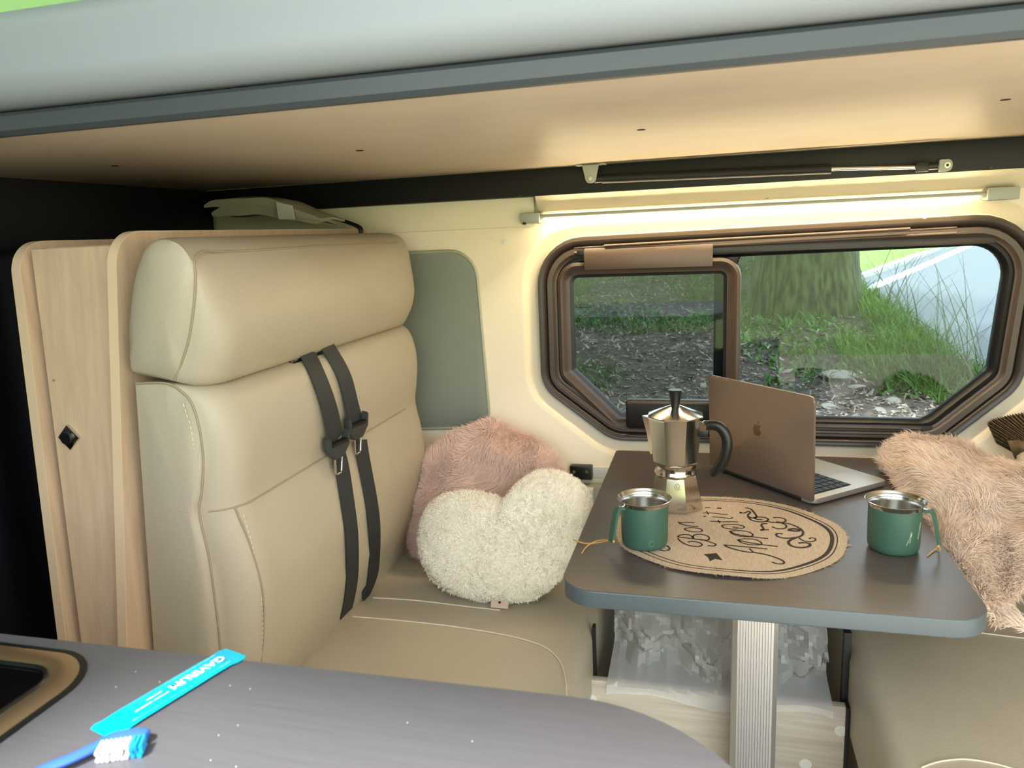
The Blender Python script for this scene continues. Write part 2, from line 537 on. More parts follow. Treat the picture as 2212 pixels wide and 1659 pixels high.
# window outline (x, z, radius)
WIN = [(-0.425, 1.252, 0.115), (0.70, 1.266, 0.13), (0.672, 0.888, 0.09), (0.515, 0.738, 0.10), (-0.245, 0.738, 0.10), (-0.425, 0.875, 0.09)]
def build_wall():
    bm = bmesh.new()
    hole = round_poly(inset_corners(WIN, -0.040), 8)
    rect = [(-2.05, 0.0), (-2.05, 1.46), (1.7, 1.46), (1.7, 0.0)]
    polys = [[Vector((u, v, 0)) for u, v in rect], [Vector((u, v, 0)) for u, v in hole]]
    tris = geometry.tessellate_polygon(polys)
    flat = [p for pl in polys for p in pl]
    vs = [bm.verts.new((p.x, WY, p.y)) for p in flat]
    for t in tris: bm.faces.new([vs[i] for i in t])
    hv = vs[4:]
    prev = hv
    for d, y in ((-0.034, WY + 0.003), (-0.028, WY + 0.010), (-0.016, WY + 0.026), (-0.006, WY + 0.034), (0.01, WY + 0.036), (0.012, WY + 0.10)):
        ring = [bm.verts.new((u, y, v)) for u, v in round_poly(inset_corners(WIN, d), 8)]
        n = len(ring)
        for i in range(n):
            bm.faces.new((prev[i], prev[(i + 1) % n], ring[(i + 1) % n], ring[i]))
        prev = ring
    o = finish('wall_back', bm, M_wall, None, 30, kind='structure')
    return o
wall = build_wall()
box('floor', -2.4, 1.7, -0.13, 1.95, -0.03, 0.0, M_floor, kind='structure')
box('wall_left', -2.05, -2.0, -0.2, 1.95, 0.0, 1.42, M_navy, kind='structure')
box('wall_right', 1.65, 1.70, -0.1, WY - 0.002, 0.0, 2.3, M_wall, kind='structure')
# outer shell of the van on the door side, left of the open door
box('wall_front', -2.4, -0.80, -0.14, -0.10, 0.0, 1.93, M_vanwhite, kind='structure')
box('trim_7', -2.4, 1.7, -0.10, 0.36, 1.93, 1.97, M_vanwhite, kind='structure')
# dark board and curtain closing off the cab
box('trim_1', -1.345, -1.312, 0.3, 1.82, 1.283, 1.42, M_navy, kind='structure', bev=0.003)
bm = bmesh.new()
pts = []
for i in range(61):
    y = -0.19 + 2.0 * i / 60
    pts.append((-1.40 + 0.018 * math.sin(i * 1.15), y))
add_loft(bm, [[(x, y, 0.0) for x, y in pts], [(x, y, 1.30) for x, y in pts]], False)
o = finish('cab_curtain', bm, M_navy, None, 60)
tag(o, 'dark navy curtain closing off the cab left of the wooden cabinet', 'curtain')
box('cab_light_block', -2.05, -1.346, -0.1, 1.9, 1.42, 1.436, M_navy, kind='structure')  # unseen lid added to block canvas light leaking over the curtain
# headliner strip above the window and the black rail over it
prism('trim_2', [(1.852, 1.318), (1.836, 1.322), (1.803, 1.357), (1.803, 1.40), (1.852, 1.40)], YZ, -0.41, 1.6, M_wall, None, 0.002, kind='structure')
rail = box('trim_3', -1.31, 1.6, 1.797, 1.849, 1.357, 1.4195, M_black, None, 0.002, kind='structure')
for px, py in ((1122, 423), (785, 440), (1910, 376), (2140, 362)):
    p = on_y(px, py, 1.797)
    disc('rail_bolt', (p[0], 1.7975, p[2]), (0, -1, 0), 0.0035, 0.002, M_blackplastic, rail, 10)
# wall screws
for px, py in ((1092, 521), (1060, 455)):
    p = on_y(px, py, WY)
    disc('screw_cap', (p[0], WY + 0.001, p[2]), (0, -1, 0), 0.006, 0.003, M_white_plastic, wall, 14)
for px, py in ((1657, 424), (1950, 402), (2002, 466)):
    p = on_y(px, py, 1.83)
    disc('screw_cap', (p[0], 1.838 if py < 430 else WY + 0.001, p[2]), (0, -1, -0.3), 0.005, 0.006, M_grey_plastic, wall, 12)
# lower wall behind the table, grey
low = box('trim_4', -0.45, 1.0, 1.815, 1.849, 0.0, 0.628, M_wallgrey, None, 0.004, kind='structure')
box('panel_edge', -0.305, -0.285, 1.795, 1.816, 0.0, 0.628, M_white_plastic, low, 0.002)

box('upper_strip', -1.3, -0.42, WY - 0.012, WY + 0.002, 1.287, 1.40, M_wall, wall, 0.004)
# roof of the raised pop-top and its canvas
box('ceiling', -2.4, 1.7, 0.35, 1.95, 2.3, 2.34, M_vanwhite, kind='structure')
cv = thing('pop_top_canvas', (-1.5, 1.9, 1.45), 'pale green tent canvas above the bed edge in the top left corner', 'canvas')
box('canvas_side', -1.56, -1.552, 0.35, 1.92, 1.44, 2.298, M_canvas, cv)
box('sun_block_canvas', -1.55, 1.6, 0.352, 0.36, 1.972, 2.298, M_canvas_white, cv)  # unseen panel added to keep direct sun off the interior
box('canvas_back', -1.55, 1.6, 1.925, 1.933, 1.44, 2.298, M_canvas, cv)

# ================================================================== WINDOW
win = thing('window_1', (0.13, 1.87, 0.738), 'long dark framed sliding camper window with cut lower corners', 'window', kind='structure')
FY = 1.882
frame_ring('outer_seal', WIN, [(-0.004, FY + 0.004), (-0.001, FY - 0.012), (0.006, FY - 0.020), (0.014, FY - 0.018), (0.020, FY - 0.010), (0.0205, FY + 0.02), (-0.004, FY + 0.02)], M_frame, win)
frame_ring('inner_frame', WIN, [(0.019, FY + 0.02), (0.019, FY - 0.006), (0.024, FY - 0.012), (0.036, FY - 0.011), (0.040, FY - 0.004), (0.046, FY - 0.002), (0.046, FY + 0.03), (0.019, FY + 0.03)], M_frame2, win)
frame_ring('glazing_seal', WIN, [(0.043, FY + 0.012), (0.045, FY + 0.004), (0.056, FY + 0.002), (0.064, FY + 0.012), (0.064, FY + 0.032), (0.043, FY + 0.032)], M_sealblack, win)
# three glinting lines in the lower left corner
for k, d in enumerate((0.012, 0.030)):
    c = round_poly(inset_corners(WIN, d), 8)
    pts = [(u, FY - 0.020 + 0.008 * k, v) for u, v in c if v < 0.90 and u < 0.0]
    if len(pts) > 2: tube('lip', pts, 0.0022, M_frame2, win, 6)
# right hand fixed pane: wide black border (left side covered by the sash post)
gR = [(0.062, 1.205, 0.03), (0.648, 1.212, 0.09), (0.622, 0.915, 0.07), (0.475, 0.792, 0.05), (0.062, 0.792, 0.01)]
prism('fixed_pane', round_poly(inset_corners(gR, -0.03), 6), XZ, FY + 0.020, FY + 0.024, M_glass2, win)
frame_ring('pane_border', gR, [(-0.055, FY + 0.012), (-0.004, FY + 0.012), (0.0, FY + 0.016), (0.0, FY + 0.0195), (-0.055, FY + 0.0195)], M_sealblack, win)
# left sash
sL = [(-0.378, 1.196, 0.055), (0.070, 1.196, 0.05), (0.070, 0.765, 0.01), (-0.235, 0.765, 0.04), (-0.378, 0.905, 0.04)]
frame_ring('sash_frame', sL, [(0.0, FY + 0.008), (0.002, FY - 0.006), (0.010, FY - 0.010), (0.018, FY - 0.006), (0.022, FY + 0.000), (0.033, FY + 0.002), (0.036, FY + 0.010), (0.036, FY + 0.016), (0.0, FY + 0.016)], M_frame2, win)
frame_ring('sash_gasket', sL, [(0.033, FY + 0.008), (0.034, FY + 0.000), (0.040, FY + 0.002), (0.041, FY + 0.014), (0.033, FY + 0.014)], M_sealblack, win)
prism('sliding_pane', round_poly(inset_corners(sL, 0.03), 6), XZ, FY + 0.006, FY + 0.010, M_glass, win)
# tracks along top and bottom
for k, (z, r) in enumerate(((1.236, 0.0035), (1.224, 0.004))):
    tube('top_track', [(-0.33, FY - 0.010, z - 0.006), (0.52, FY - 0.010, z + 0.006)], r, M_frame2, win, 8)
box('track_channel', -0.36, 0.60, FY - 0.004, FY + 0.012, 1.204, 1.222, M_frame, win, 0.002)
for k, (z, r) in enumerate(((0.785, 0.0035), (0.772, 0.0035), (0.752, 0.004))):
    tube('bottom_track', [(-0.20, FY - 0.010 - 0.003 * k, z), (0.475, FY - 0.010 - 0.003 * k, z)], r, M_frame2, win, 8)
box('bottom_channel', -0.24, 0.50, FY - 0.006, FY + 0.012, 0.742, 0.79, M_frame, win, 0.002)
# blind cassette
a, b_ = on_y(1262, 545, 1.86), on_y(1540, 530, 1.86)
c_ = on_y(1270, 583, 1.86)
prism('blind_cassette', [(1.880, b_[2] + 0.004), (1.858, b_[2] + 0.004), (1.850, b_[2] - 0.012), (1.856, c_[2]), (1.880, c_[2])], YZ, a[0], b_[0], M_frame2, win, 0.002)
box('cassette_end', a[0] - 0.018, a[0] + 0.002, 1.858, 1.88, b_[2] - 0.012, b_[2] + 0.002, M_sealblack, win, 0.002)
tube('cassette_rail', [(a[0] + 0.05, 1.856, b_[2] + 0.009), (b_[0] + 0.42, 1.858, b_[2] + 0.020)], 0.0035, M_frame2, win, 8)
# latch plate
a, b_ = on_y(1352, 862, 1.86), on_y(1530, 928, 1.86)
lt = box('latch_plate', a[0], 0.10, 1.852, 1.885, b_[2], a[2] - 0.002, M_sealblack, win, 0.006, 3)
box('latch_bar', a[0] + 0.004, 0.098, 1.846, 1.856, a[2] - 0.012, a[2] - 0.004, M_frame2, lt, 0.002)
box('latch_grip', 0.0, 0.085, 1.846, 1.856, a[2] - 0.032, a[2] - 0.018, M_frame2, lt, 0.003)

# grey pocket panel in the wall
pc = thing('wall_pocket', (-0.68, WY - 0.01, 0.765), 'sage grey blank panel in the cream wall beside the headrest', 'panel')
PC = [(-0.83, 1.232, 0.04), (-0.583, 1.232, 0.07), (-0.566, 0.775, 0.045), (-0.83, 0.762, 0.03)]
prism('panel', round_poly(PC, 8), XZ, WY - 0.006, WY - 0.0005, M_pocket, pc, 0.002)
tube('rim', [(u, WY - 0.005, v) for u, v in round_poly(inset_corners(PC, -0.003), 8)], 0.004, M_pocketrim, pc, 8, closed=True)

# ================================================================== BED ABOVE
bed = thing('bed_platform', (-0.1, 1.3, 1.42), 'pale underside of the raised bed with dark padded edge across the top', 'bed')
bm = bmesh.new(); add_box(bm, -1.345, 1.6, 0.80, 1.80, 1.42, 1.436, 0.002)
finish('board', bm, M_board, bed, 35)
prism('edge_trim', [(0.802, 1.4185), (0.792, 1.4185), (0.787, 1.424), (0.787, 1.441), (0.792, 1.446), (0.802, 1.446)], YZ, -1.35, 1.6, M_trimgrey, bed, 0.0)
prof = []
for k in range(13):
    t = PI / 2 * k / 12
    prof.append((0.79 - 0.035 * math.sin(t), 1.449 + 0.035 * (1 - math.cos(t))))
for k in range(13):
    t = PI / 2 * k / 12
    prof.append((0.79 - 0.035 * math.cos(t), 1.522 + 0.035 * math.sin(t)))
prof += [(1.78, 1.557), (1.78, 1.449)]
prism('mattress', prof, YZ, -1.35, 1.6, M_mattress, bed, 0.0, smooth=40)
for px, py in ((248, 358), (777, 325), (1385, 280), (2172, 215)):
    p = on_z(px, py, 1.42)
    disc('drilled_hole', (p[0], p[1], 1.4205), (0, 0, -1), 0.0065, 0.0012, M_darkgap, bed, 14)

# gas strut under the bed
st = thing('gas_strut', (0.1, 1.78, 1.38), 'black gas strut with silver rod along the dark rail', 'gas strut')
p0 = on_y(1290, 388, 1.775); p1 = on_y(1795, 365, 1.775); p2 = on_y(1990, 361, 1.775); p3 = on_y(2045, 357, 1.790)
q0 = on_y(1278, 372, 1.775)
tube('cylinder', [p0 + np.array([0.012, 0, 0.001]), p1], 0.0105, M_black, st, 16)
tube('rod', [p1 - np.array([0.004, 0, 0]), p2], 0.0042, M_chrome, st, 10)
tube('rod_eye', [p2 - np.array([0.01, 0, 0]), p2 + np.array([0.03, 0, 0.001])], 0.0075, M_blackplastic, st, 12)
box('rod_clip', p2[0] - 0.012, p2[0] + 0.012, 1.765, 1.772, p2[2] - 0.010, p2[2] + 0.010, M_blackplastic, st, 0.002)
tube('socket', [p0 - np.array([0.006, 0, 0]), p0 + np.array([0.016, 0, 0.001])], 0.008, M_blackplastic, st, 12)
bk = prism('bracket', round_poly([(q0[0] - 0.020, 1.4195, 0.002), (q0[0] + 0.020, 1.4195, 0.002), (q0[0] + 0.010, p0[2] - 0.008, 0.010), (q0[0] - 0.010, p0[2] - 0.008, 0.010)], 5), XZ, 1.758, 1.761, M_grey_plastic, st, 0.0006)
box('bracket_foot', q0[0] - 0.034, q0[0] + 0.034, 1.758, 1.788, 1.4165, 1.4195, M_grey_plastic, st, 0.0008)
disc('rivet', (q0[0], 1.758, p0[2] + 0.002), (0, -1, 0), 0.004, 0.002, M_chrome, bk, 12)
pl = prism('end_plate', round_poly([(p3[0] - 0.014, p3[2] + 0.012, 0.002), (p3[0] + 0.010, p3[2] + 0.012, 0.009), (p3[0] + 0.010, p3[2] - 0.012, 0.009), (p3[0] - 0.014, p3[2] - 0.012, 0.002)], 5), XZ, 1.786, 1.7965, M_grey_plastic, st, 0.001)
disc('screw', (p3[0], 1.786, p3[2]), (0, -1, 0), 0.006, 0.002, M_chrome, pl, 14)
disc('screw_socket', (p3[0], 1.784, p3[2]), (0, -1, 0), 0.003, 0.0005, M_blackplastic, pl, 8)

# LED bar
lb = thing('led_light_bar', (0.1, 1.82, 1.30), 'slim warm LED light bar with grey end caps over the window', 'light')
a, b_ = on_y(1148, 470, 1.822), on_y(2165, 418, 1.822)
tube('bar', [a, b_], 0.0065, M_grey_plastic, lb, 14)
def led_strip():
    bm = bmesh.new()
    va, vb = Vector(a), Vector(b_)
    v0, v1 = va + (vb - va) * 0.035, vb - (vb - va) * 0.045
    add_box(bm, v0.x, v1.x, 1.8155, 1.8245, -0.0018, 0.0, 0.0)
    for v in bm.verts:
        t = (v.co.x - v0.x) / (v1.x - v0.x)
        v.co.z += v0.z + (v1.z - v0.z) * t - 0.0062
    finish('led_strip', bm, M_led, lb)
led_strip()
box('end_cap', a[0] - 0.026, a[0] + 0.022, 1.811, 1.851, a[2] - 0.014, a[2] + 0.011, M_grey_plastic, lb, 0.003)
box('end_cap', b_[0] - 0.030, b_[0] + 0.030, 1.811, 1.851, b_[2] - 0.013, b_[2] + 0.013, M_grey_plastic, lb, 0.003)
disc('switch', (a[0] - 0.016, 1.813, a[2] - 0.012), (0, -0.3, -1), 0.005, 0.004, M_blackplastic, lb, 12)

# ================================================================== CABINET BEHIND THE BENCH
cab = thing('tall_cabinet', (-1.0, 1.3, 0.0), 'pale wood tall cabinet with a narrow door behind the bench', 'cabinet')
CT, CB = 0.97, 0.905           # front edge depth at the top and at z=0.62
def cy(z): return CB + (CT - CB) * (z - 0.62) / (1.30 - 0.62)
def cpx(px, py):
    z = 1.0
    for _ in range(12):
        p = on_y(px, py, cy(z)); z = p[2]
    return p
def side_panel(name, top, bot, thick, z_top, r):
    pt, pb = cpx(*top), cpx(*bot)
    sl = (pt[0] - pb[0]) / (pt[2] - pb[2])
    fx = lambda z: pb[0] + sl * (z - pb[2])
    # outline in (y,z) with a round upper front corner
    out = round_poly([(cy(z_top), z_top, r), (1.845, z_top, 0.002), (1.845, 0.0, 0.002), (cy(0.0), 0.0, 0.002)], 10)
    bm = bmesh.new()
    lo = [bm.verts.new((fx(z), y, z)) for y, z in out]
    hi = [bm.verts.new((fx(z) + thick, y, z)) for y, z in out]
    n = len(out)
    bm.faces.new(lo); bm.faces.new(hi[::-1])
    rimf = [bm.faces.new((lo[i], hi[i], hi[(i + 1) % n], lo[(i + 1) % n])) for i in range(n)]
    o = finish(name, bm, M_wood, cab, 35)
    return fx
fxL = side_panel('side_panel', (18, 520), (128, 1395), 0.017, 1.292, 0.055)
fxR = side_panel('side_panel', (231, 510), (257, 1410), 0.017, 1.300, 0.055)
# edge banding
def banding(fx, z_top, r):
    out = round_poly([(cy(z_top), z_top, r), (1.845, z_top, 0.002), (1.845, 0.0, 0.002), (cy(0.0), 0.0, 0.002)], 10)
    k = [p for p in out if p[0] < 1.2]
    k = k[-1:] + k[:-1] if k[-1][1] < 0.1 else k
    k = sorted(k, key=lambda p: p[1] if p[0] < cy(z_top) + r + 0.01 else 9)
    k.append((1.845, z_top))
    ribbon('edge_band', [(fx(z) + 0.0085, y - 0.0008 if z < z_top - 0.002 else y, z + (0.0008 if z > z_top - 0.03 else 0)) for y, z in k], (1, 0, 0), 0.0172, 0.0014, M_woodedge, cab)
banding(fxL, 1.292, 0.055); banding(fxR, 1.300, 0.055)
# door between the panels
zt, zb = cpx(58, 540)[2], 0.05
rows = []
for z in (zb, 0.62, zt):
    dy = cy(z) + 0.012
    rows.append((fxL(z) + 0.030 if z > 1 else fxL(z) + 0.034, fxR(z) - 0.001, dy, z))
bm = bmesh.new()
fr = [[bm.verts.new((x0, y, z)), ] + [bm.verts.new((x1, y, z))] for x0, x1, y, z in rows]
bk_ = [[bm.verts.new((x0, y + 0.016, z)), ] + [bm.verts.new((x1, y + 0.016, z))] for x0, x1, y, z in rows]
for i in range(2):
    bm.faces.new((fr[i][0], fr[i][1], fr[i + 1][1], fr[i + 1][0]))
    bm.faces.new((bk_[i][0], bk_[i + 1][0], bk_[i + 1][1], bk_[i][1]))
    bm.faces.new((fr[i][0], fr[i + 1][0], bk_[i + 1][0], bk_[i][0]))
    bm.faces.new((fr[i][1], bk_[i][1], bk_[i + 1][1], fr[i + 1][1]))
bm.faces.new((fr[2][0], fr[2][1], bk_[2][1], bk_[2][0])); bm.faces.new((fr[0][0], bk_[0][0], bk_[0][1], fr[0][1]))
door = finish('door', bm, M_wood, cab)
# shelf inside above the door
box('shelf', fxL(1.2) + 0.018, fxR(1.2), 1.0, 1.84, 1.20, 1.212, M_wood, cab)
# lock
lk = cpx(140, 948)
ly = lk[1] + 0.0115
lock = prism('lock_plate', [(lk[0], lk[2] + 0.021), (lk[0] + 0.021, lk[2]), (lk[0], lk[2] - 0.021), (lk[0] - 0.021, lk[2])], XZ, ly - 0.005, ly, M_chrome, door, 0.001)
disc('lock_knob', (lk[0], ly - 0.005, lk[2]), (0, -1, 0), 0.010, 0.006, M_blackplastic, door, 18)
disc('wood_knot', tuple(cpx(103, 825) + np.array([0, 0.0118, 0])), (0, -1, 0), 0.0025, 0.0006, M_seam, door, 10)

# ================================================================== BENCH
bench = thing('bench_seat', (-0.55, 1.35, 0.0), 'cream leather two-seat bench with tall padded headrest', 'bench')
Y0, Y1 = 0.95, 1.765
def padded(name, E, Mid, m, parent, r=0.06, puff=0.012):
    ys = []
    n = 7
    for k in range(n):
        a_ = PI / 2 * k / (n - 1)
        ys.append((r * (1 - math.cos(a_)), math.sin(a_)))
    stations = [(Y0 + d, q) for d, q in ys] + [(Y0 + (Y1 - Y0) * t, 1.0) for t in (0.2, 0.35, 0.5, 0.65, 0.8)] + [(Y1 - d, q) for d, q in reversed(ys)]
    def dense(L):
        n_ = len(L); o_ = []
        for i in range(n_):
            p0, p1, p2, p3 = (Vector(L[(i + d) % n_]) for d in (-1, 0, 1, 2))
            for t in (0.0, 1 / 3, 2 / 3):
                q = 0.5 * ((2 * p1) + (p2 - p0) * t + (2 * p0 - 5 * p1 + 4 * p2 - p3) * t * t + (3 * p1 - p0 - 3 * p2 + p3) * t ** 3)
                if i in (0, n_ - 1) or (p2 - p1).length > 0.1: q = p1.lerp(p2, t)
                o_.append((q.x, q.y))
        return o_
    E, Mid = dense(E), dense(Mid)
    E = [Vector((x, z)) for x, z in E]; Mid = [Vector((x, z)) for x, z in Mid]
    rings = []
    cE = sum(E, Vector((0, 0))) / len(E)
    rings.append([(cE.x + (p.x - cE.x) * 0.25, Y0 - puff, cE.y + (p.y - cE.y) * 0.25) for p in E])
    rings.append([(cE.x + (p.x - cE.x) * 0.75, Y0 - puff * 0.7, cE.y + (p.y - cE.y) * 0.75) for p in E])
    for y, q in stations:
        rings.append([((e.x + (mm.x - e.x) * q), y, e.y + (mm.y - e.y) * q) for e, mm in zip(E, Mid)])
    rings.append([(cE.x + (p.x - cE.x) * 0.75, Y1 + puff * 0.7, cE.y + (p.y - cE.y) * 0.75) for p in E])
    rings.append([(cE.x + (p.x - cE.x) * 0.25, Y1 + puff, cE.y + (p.y - cE.y) * 0.25) for p in E])
    bm = bmesh.new(); add_loft(bm, rings, True, False, True)
    o = finish(name, bm, m, parent, 55)
    return o
hE = [(-0.862, 1.094), (-0.786, 1.077), (-0.766, 1.11), (-0.752, 1.138), (-0.741, 1.17), (-0.732, 1.203), (-0.727, 1.232), (-0.733, 1.258), (-0.748, 1.277), (-0.772, 1.284), (-0.797, 1.274), (-0.815, 1.250), (-0.837, 1.204), (-0.860, 1.134)]
hM = [(-0.862, 1.075), (-0.752, 1.058), (-0.720, 1.085), (-0.703, 1.125), (-0.701, 1.160), (-0.708, 1.198), (-0.719, 1.234), (-0.737, 1.262), (-0.757, 1.279), (-0.785, 1.288), (-0.812, 1.284), (-0.832, 1.265), (-0.850, 1.230), (-0.862, 1.150)]
head = padded('headrest', hE, hM, M_leather, bench)
bE = [(-0.858, 1.070), (-0.805, 1.071), (-0.782, 1.062), (-0.762, 1.041), (-0.754, 1.005), (-0.753, 0.976), (-0.755, 0.946), (-0.764, 0.90), (-0.774, 0.862), (-0.767, 0.792), (-0.766, 0.713), (-0.768, 0.631), (-0.782, 0.46), (-0.912, 0.46)]
bM = [(-0.858, 1.068), (-0.800, 1.069), (-0.745, 1.060), (-0.722, 1.044), (-0.710, 1.010), (-0.706, 0.976), (-0.707, 0.946), (-0.713, 0.90), (-0.717, 0.862), (-0.704, 0.792), (-0.699, 0.713), (-0.715, 0.60), (-0.765, 0.46), (-0.912, 0.46)]
back = padded('backrest', bE, bM, M_leather, bench)
# piping along the seams
hp = [(x + 0.0012, Y0 - 0.0008, z) for x, z in hE[1:7]] + [(-0.730, 0.958, 1.254), (-0.733, 0.985, 1.266), (-0.736, 1.03, 1.2635)] + [(-0.7365, y, 1.263) for y in (1.2, 1.4, 1.6, 1.72)]
tube('piping', smooth_path(hp, 5), 0.0018, M_seam, head, 6)
tube('piping', smooth_path([(x + 0.0012, Y0 - 0.0008, z) for x, z in bE[0:13]], 5), 0.0018, M_seam, back, 6)
def front_x(z):
    pts = sorted([(zz, xx) for xx, zz in bM[1:13]])
    for (z0, x0), (z1, x1) in zip(pts, pts[1:]):
        if z0 <= z <= z1: return x0 + (x1 - x0) * (z - z0) / (z1 - z0)
    return pts[0][1]
def front_xy(y, z):
    d = y - Y0
    if d >= 0.06: return front_x(z)
    q = math.sin(math.acos(max(0, 1 - d / 0.06)))
    pts = sorted([(zz, xx) for xx, zz in bE[1:13]])
    ex = pts[0][1]
    for (z0, x0), (z1, x1) in zip(pts, pts[1:]):
        if z0 <= z <= z1: ex = x0 + (x1 - x0) * (z - z0) / (z1 - z0)
    return ex + (front_x(z) - ex) * q
tube('cross_seam', [(front_xy(y, 0.866) + 0.0004, y, 0.866) for y in [0.952, 0.957, 0.965, 0.98, 1.0, 1.02] + [1.05 + 0.1 * k for k in range(7)]], 0.0016, M_seam, back, 6)
tube('side_seam', smooth_path([(front_xy(y, z) + 0.0006, y, z) for y, z in ((0.975, 0.866), (0.982, 0.80), (0.988, 0.72), (0.990, 0.64), (0.990, 0.56), (0.99, 0.48))], 5), 0.0016, M_seam, back, 6)
def stitches(name, path, parent, step=0.009, ln=0.005, r=0.0008, m=None):
    path = [Vector(p) for p in path]
    bm = bmesh.new(); acc = 0.0
    for p, q in zip(path, path[1:]):
        d = (q - p).length; t = (q - p).normalized()
        s = acc
        while s < d:
            a_ = p + t * s
            add_tube(bm, [a_, a_ + t * min(ln, d)], r, 4)
            s += step
        acc = s - d
    return finish(name, bm, m or M_stitch, parent, None, kind='stuff')
sp = smooth_path([(x, Y0 - 0.0070, z) for x, z in [(xx - 0.009, zz) for xx, zz in bE[3:12]]], 4)
stitches('stitching', sp, back)
sp = smooth_path([(front_xy(0.983, z) + 0.0015, 0.984 + (0.86 - z) * 0.02, z) for z in (0.85, 0.78, 0.70, 0.62, 0.55)], 4)
stitches('stitching', sp, back)
# seat cushion
def cushion_slab(name, x0, x1, y0, y1, z0, z1, r, parent, m, sag=0.0):
    bm = bmesh.new()
    add_box(bm, x0, x1, y0, y1, z0, z1, r, 5)
    return finish(name, bm, m, parent, 60)
seat = cushion_slab('seat_cushion', -0.80, -0.232, 0.93, 1.765, 0.30, 0.472, 0.035, bench, M_leather)
bx = cushion_slab('seat_base', -0.86, -0.245, 0.95, 1.765, 0.0, 0.31, 0.01, bench, M_leather)
zs = 0.4735
tube('seat_seam', smooth_path([tuple(on_z(*p, zs)) for p in ((805, 1291), (900, 1297), (1000, 1309), (1080, 1318))], 5), 0.0014, M_stitch, seat, 6)
tube('seat_seam', smooth_path([tuple(on_z(*p, zs)) for p in ((762, 1332), (850, 1339), (960, 1351), (1060, 1366), (1130, 1381), (1180, 1400), (1210, 1430), (1222, 1470), (1224, 1520))], 5), 0.0014, M_stitch, seat, 6)
# base board behind the seat
box('belt_pass', -0.79, -0.735, 1.20, 1.33, 1.050, 1.0665, M_blackplastic, bench, 0.006, 3)

# seat belts
def belt(name, label, up, low, buckle, tongue):
    root = thing(name, (-0.70, 1.25, 0.47), label, 'seat belt', 'seat belts on the bench')
    def P(px, py, off):
        x = -0.705
        for _ in range(8):
            p = on_x(px, py, x); x = front_x(min(max(p[2], 0.465), 1.068)) + off
        return on_x(px, py, x)
    pu = [P(px, py, 0.004 + 0.012 * i / (len(up) - 1)) for i, (px, py) in enumerate(up)]
    pl_ = [P(px, py, 0.008 - 0.004 * i / (len(low) - 1)) for i, (px, py) in enumerate(low)]
    wd = (0.08, 1, 0.0)
    def relax(L):
        L = [Vector(p) for p in L]
        for _ in range(3):
            L = [L[0]] + [(L[i - 1] + L[i] * 2 + L[i + 1]) / 4 for i in range(1, len(L) - 1)] + [L[-1]]
        return L
    ribbon('upper_webbing', relax(smooth_path(pu, 5)), wd, 0.047, 0.0016, M_belt, root)
    ribbon('lower_webbing', relax(smooth_path(pl_, 5)), wd, 0.046, 0.0016, M_belt, root)
    c = P(*buckle, 0.020)
    ev = Vector((0.12, 1, 0.0)).normalized()
    ez = Vector((0.10, -0.03, 1)).normalized()
    en = ev.cross(ez).normalized()
    def fn(u, v, w): return Vector(c) + ev * u + ez * v + en * w
    body = [(-0.036, 0.022), (-0.030, 0.026), (-0.026, 0.006), (0.026, 0.006), (0.030, 0.026), (0.036, 0.022), (0.034, -0.004), (0.014, -0.024), (-0.014, -0.024), (-0.034, -0.004)]
    bd = prism('tongue_body', body, fn, -0.007, 0.007, M_beltplastic, root, 0.002)
    prism('slot', [(-0.026, 0.004), (-0.026, 0.010), (0.026, 0.010), (0.026, 0.004)], fn, -0.004, 0.0085, M_sealblack, bd)
    t = [fn(u, v, 0.003) for u, v in ((-0.012, -0.020), (-0.010, -0.052), (-0.006, -0.056), (0.006, -0.056), (0.010, -0.052), (0.012, -0.020))]
    tube('metal_tongue', t, 0.0024, M_chrome, root, 8)
    prism('tongue_window', [(-0.007, -0.022), (0.007, -0.022), (0.007, -0.048), (-0.007, -0.048)], fn, 0.000, 0.002, M_sealblack, root)
    return root
belt('seat_belt', 'black seat belt nearer the camera with its tongue hanging lower', [(662, 760), (687, 811), (712, 880), (727, 950)], [(733, 985), (741, 1018), (751, 1086), (760, 1153), (762, 1225), (758, 1280), (748, 1326)], (728, 963), None)
belt('seat_belt', 'black seat belt nearer the window with its tongue hanging higher', [(708, 749), (744, 811), (761, 880), (771, 918)], [(779, 950), (786, 995), (803, 1086), (810, 1153), (808, 1225), (802, 1262), (784, 1292)], (770, 922), None)

# ================================================================== RIGHT BENCH
rb = thing('facing_bench', (0.7, 1.4, 0.0), 'cream leather seat facing the bench at the lower right under the table', 'bench')
seat2 = cushion_slab('seat_cushion', 0.262, 1.2, 0.95, 1.80, 0.28, 0.472, 0.03, rb, M_leather)
cushion_slab('seat_base', 0.28, 1.2, 0.97, 1.80, 0.0, 0.29, 0.006, rb, M_leather)
tube('seat_seam', smooth_path([tuple(on_z(*p, zs)) for p in ((1990, 1658), (2030, 1645), (2085, 1640), (2150, 1650), (2212, 1668))], 5), 0.0014, M_stitch, seat2, 6)
tube('seat_seam', [tuple(on_z(*p, zs)) for p in ((2080, 1362), (2150, 1371), (2240, 1382))], 0.0014, M_stitch, seat2, 6)
box('side_channel', 0.250, 0.264, 1.415, 1.43, 0.0, 0.50, M_black, rb, 0.001)
cushion_slab('backrest', 0.86, 1.02, 0.97, 1.80, 0.46, 1.0, 0.04, rb, M_leather)

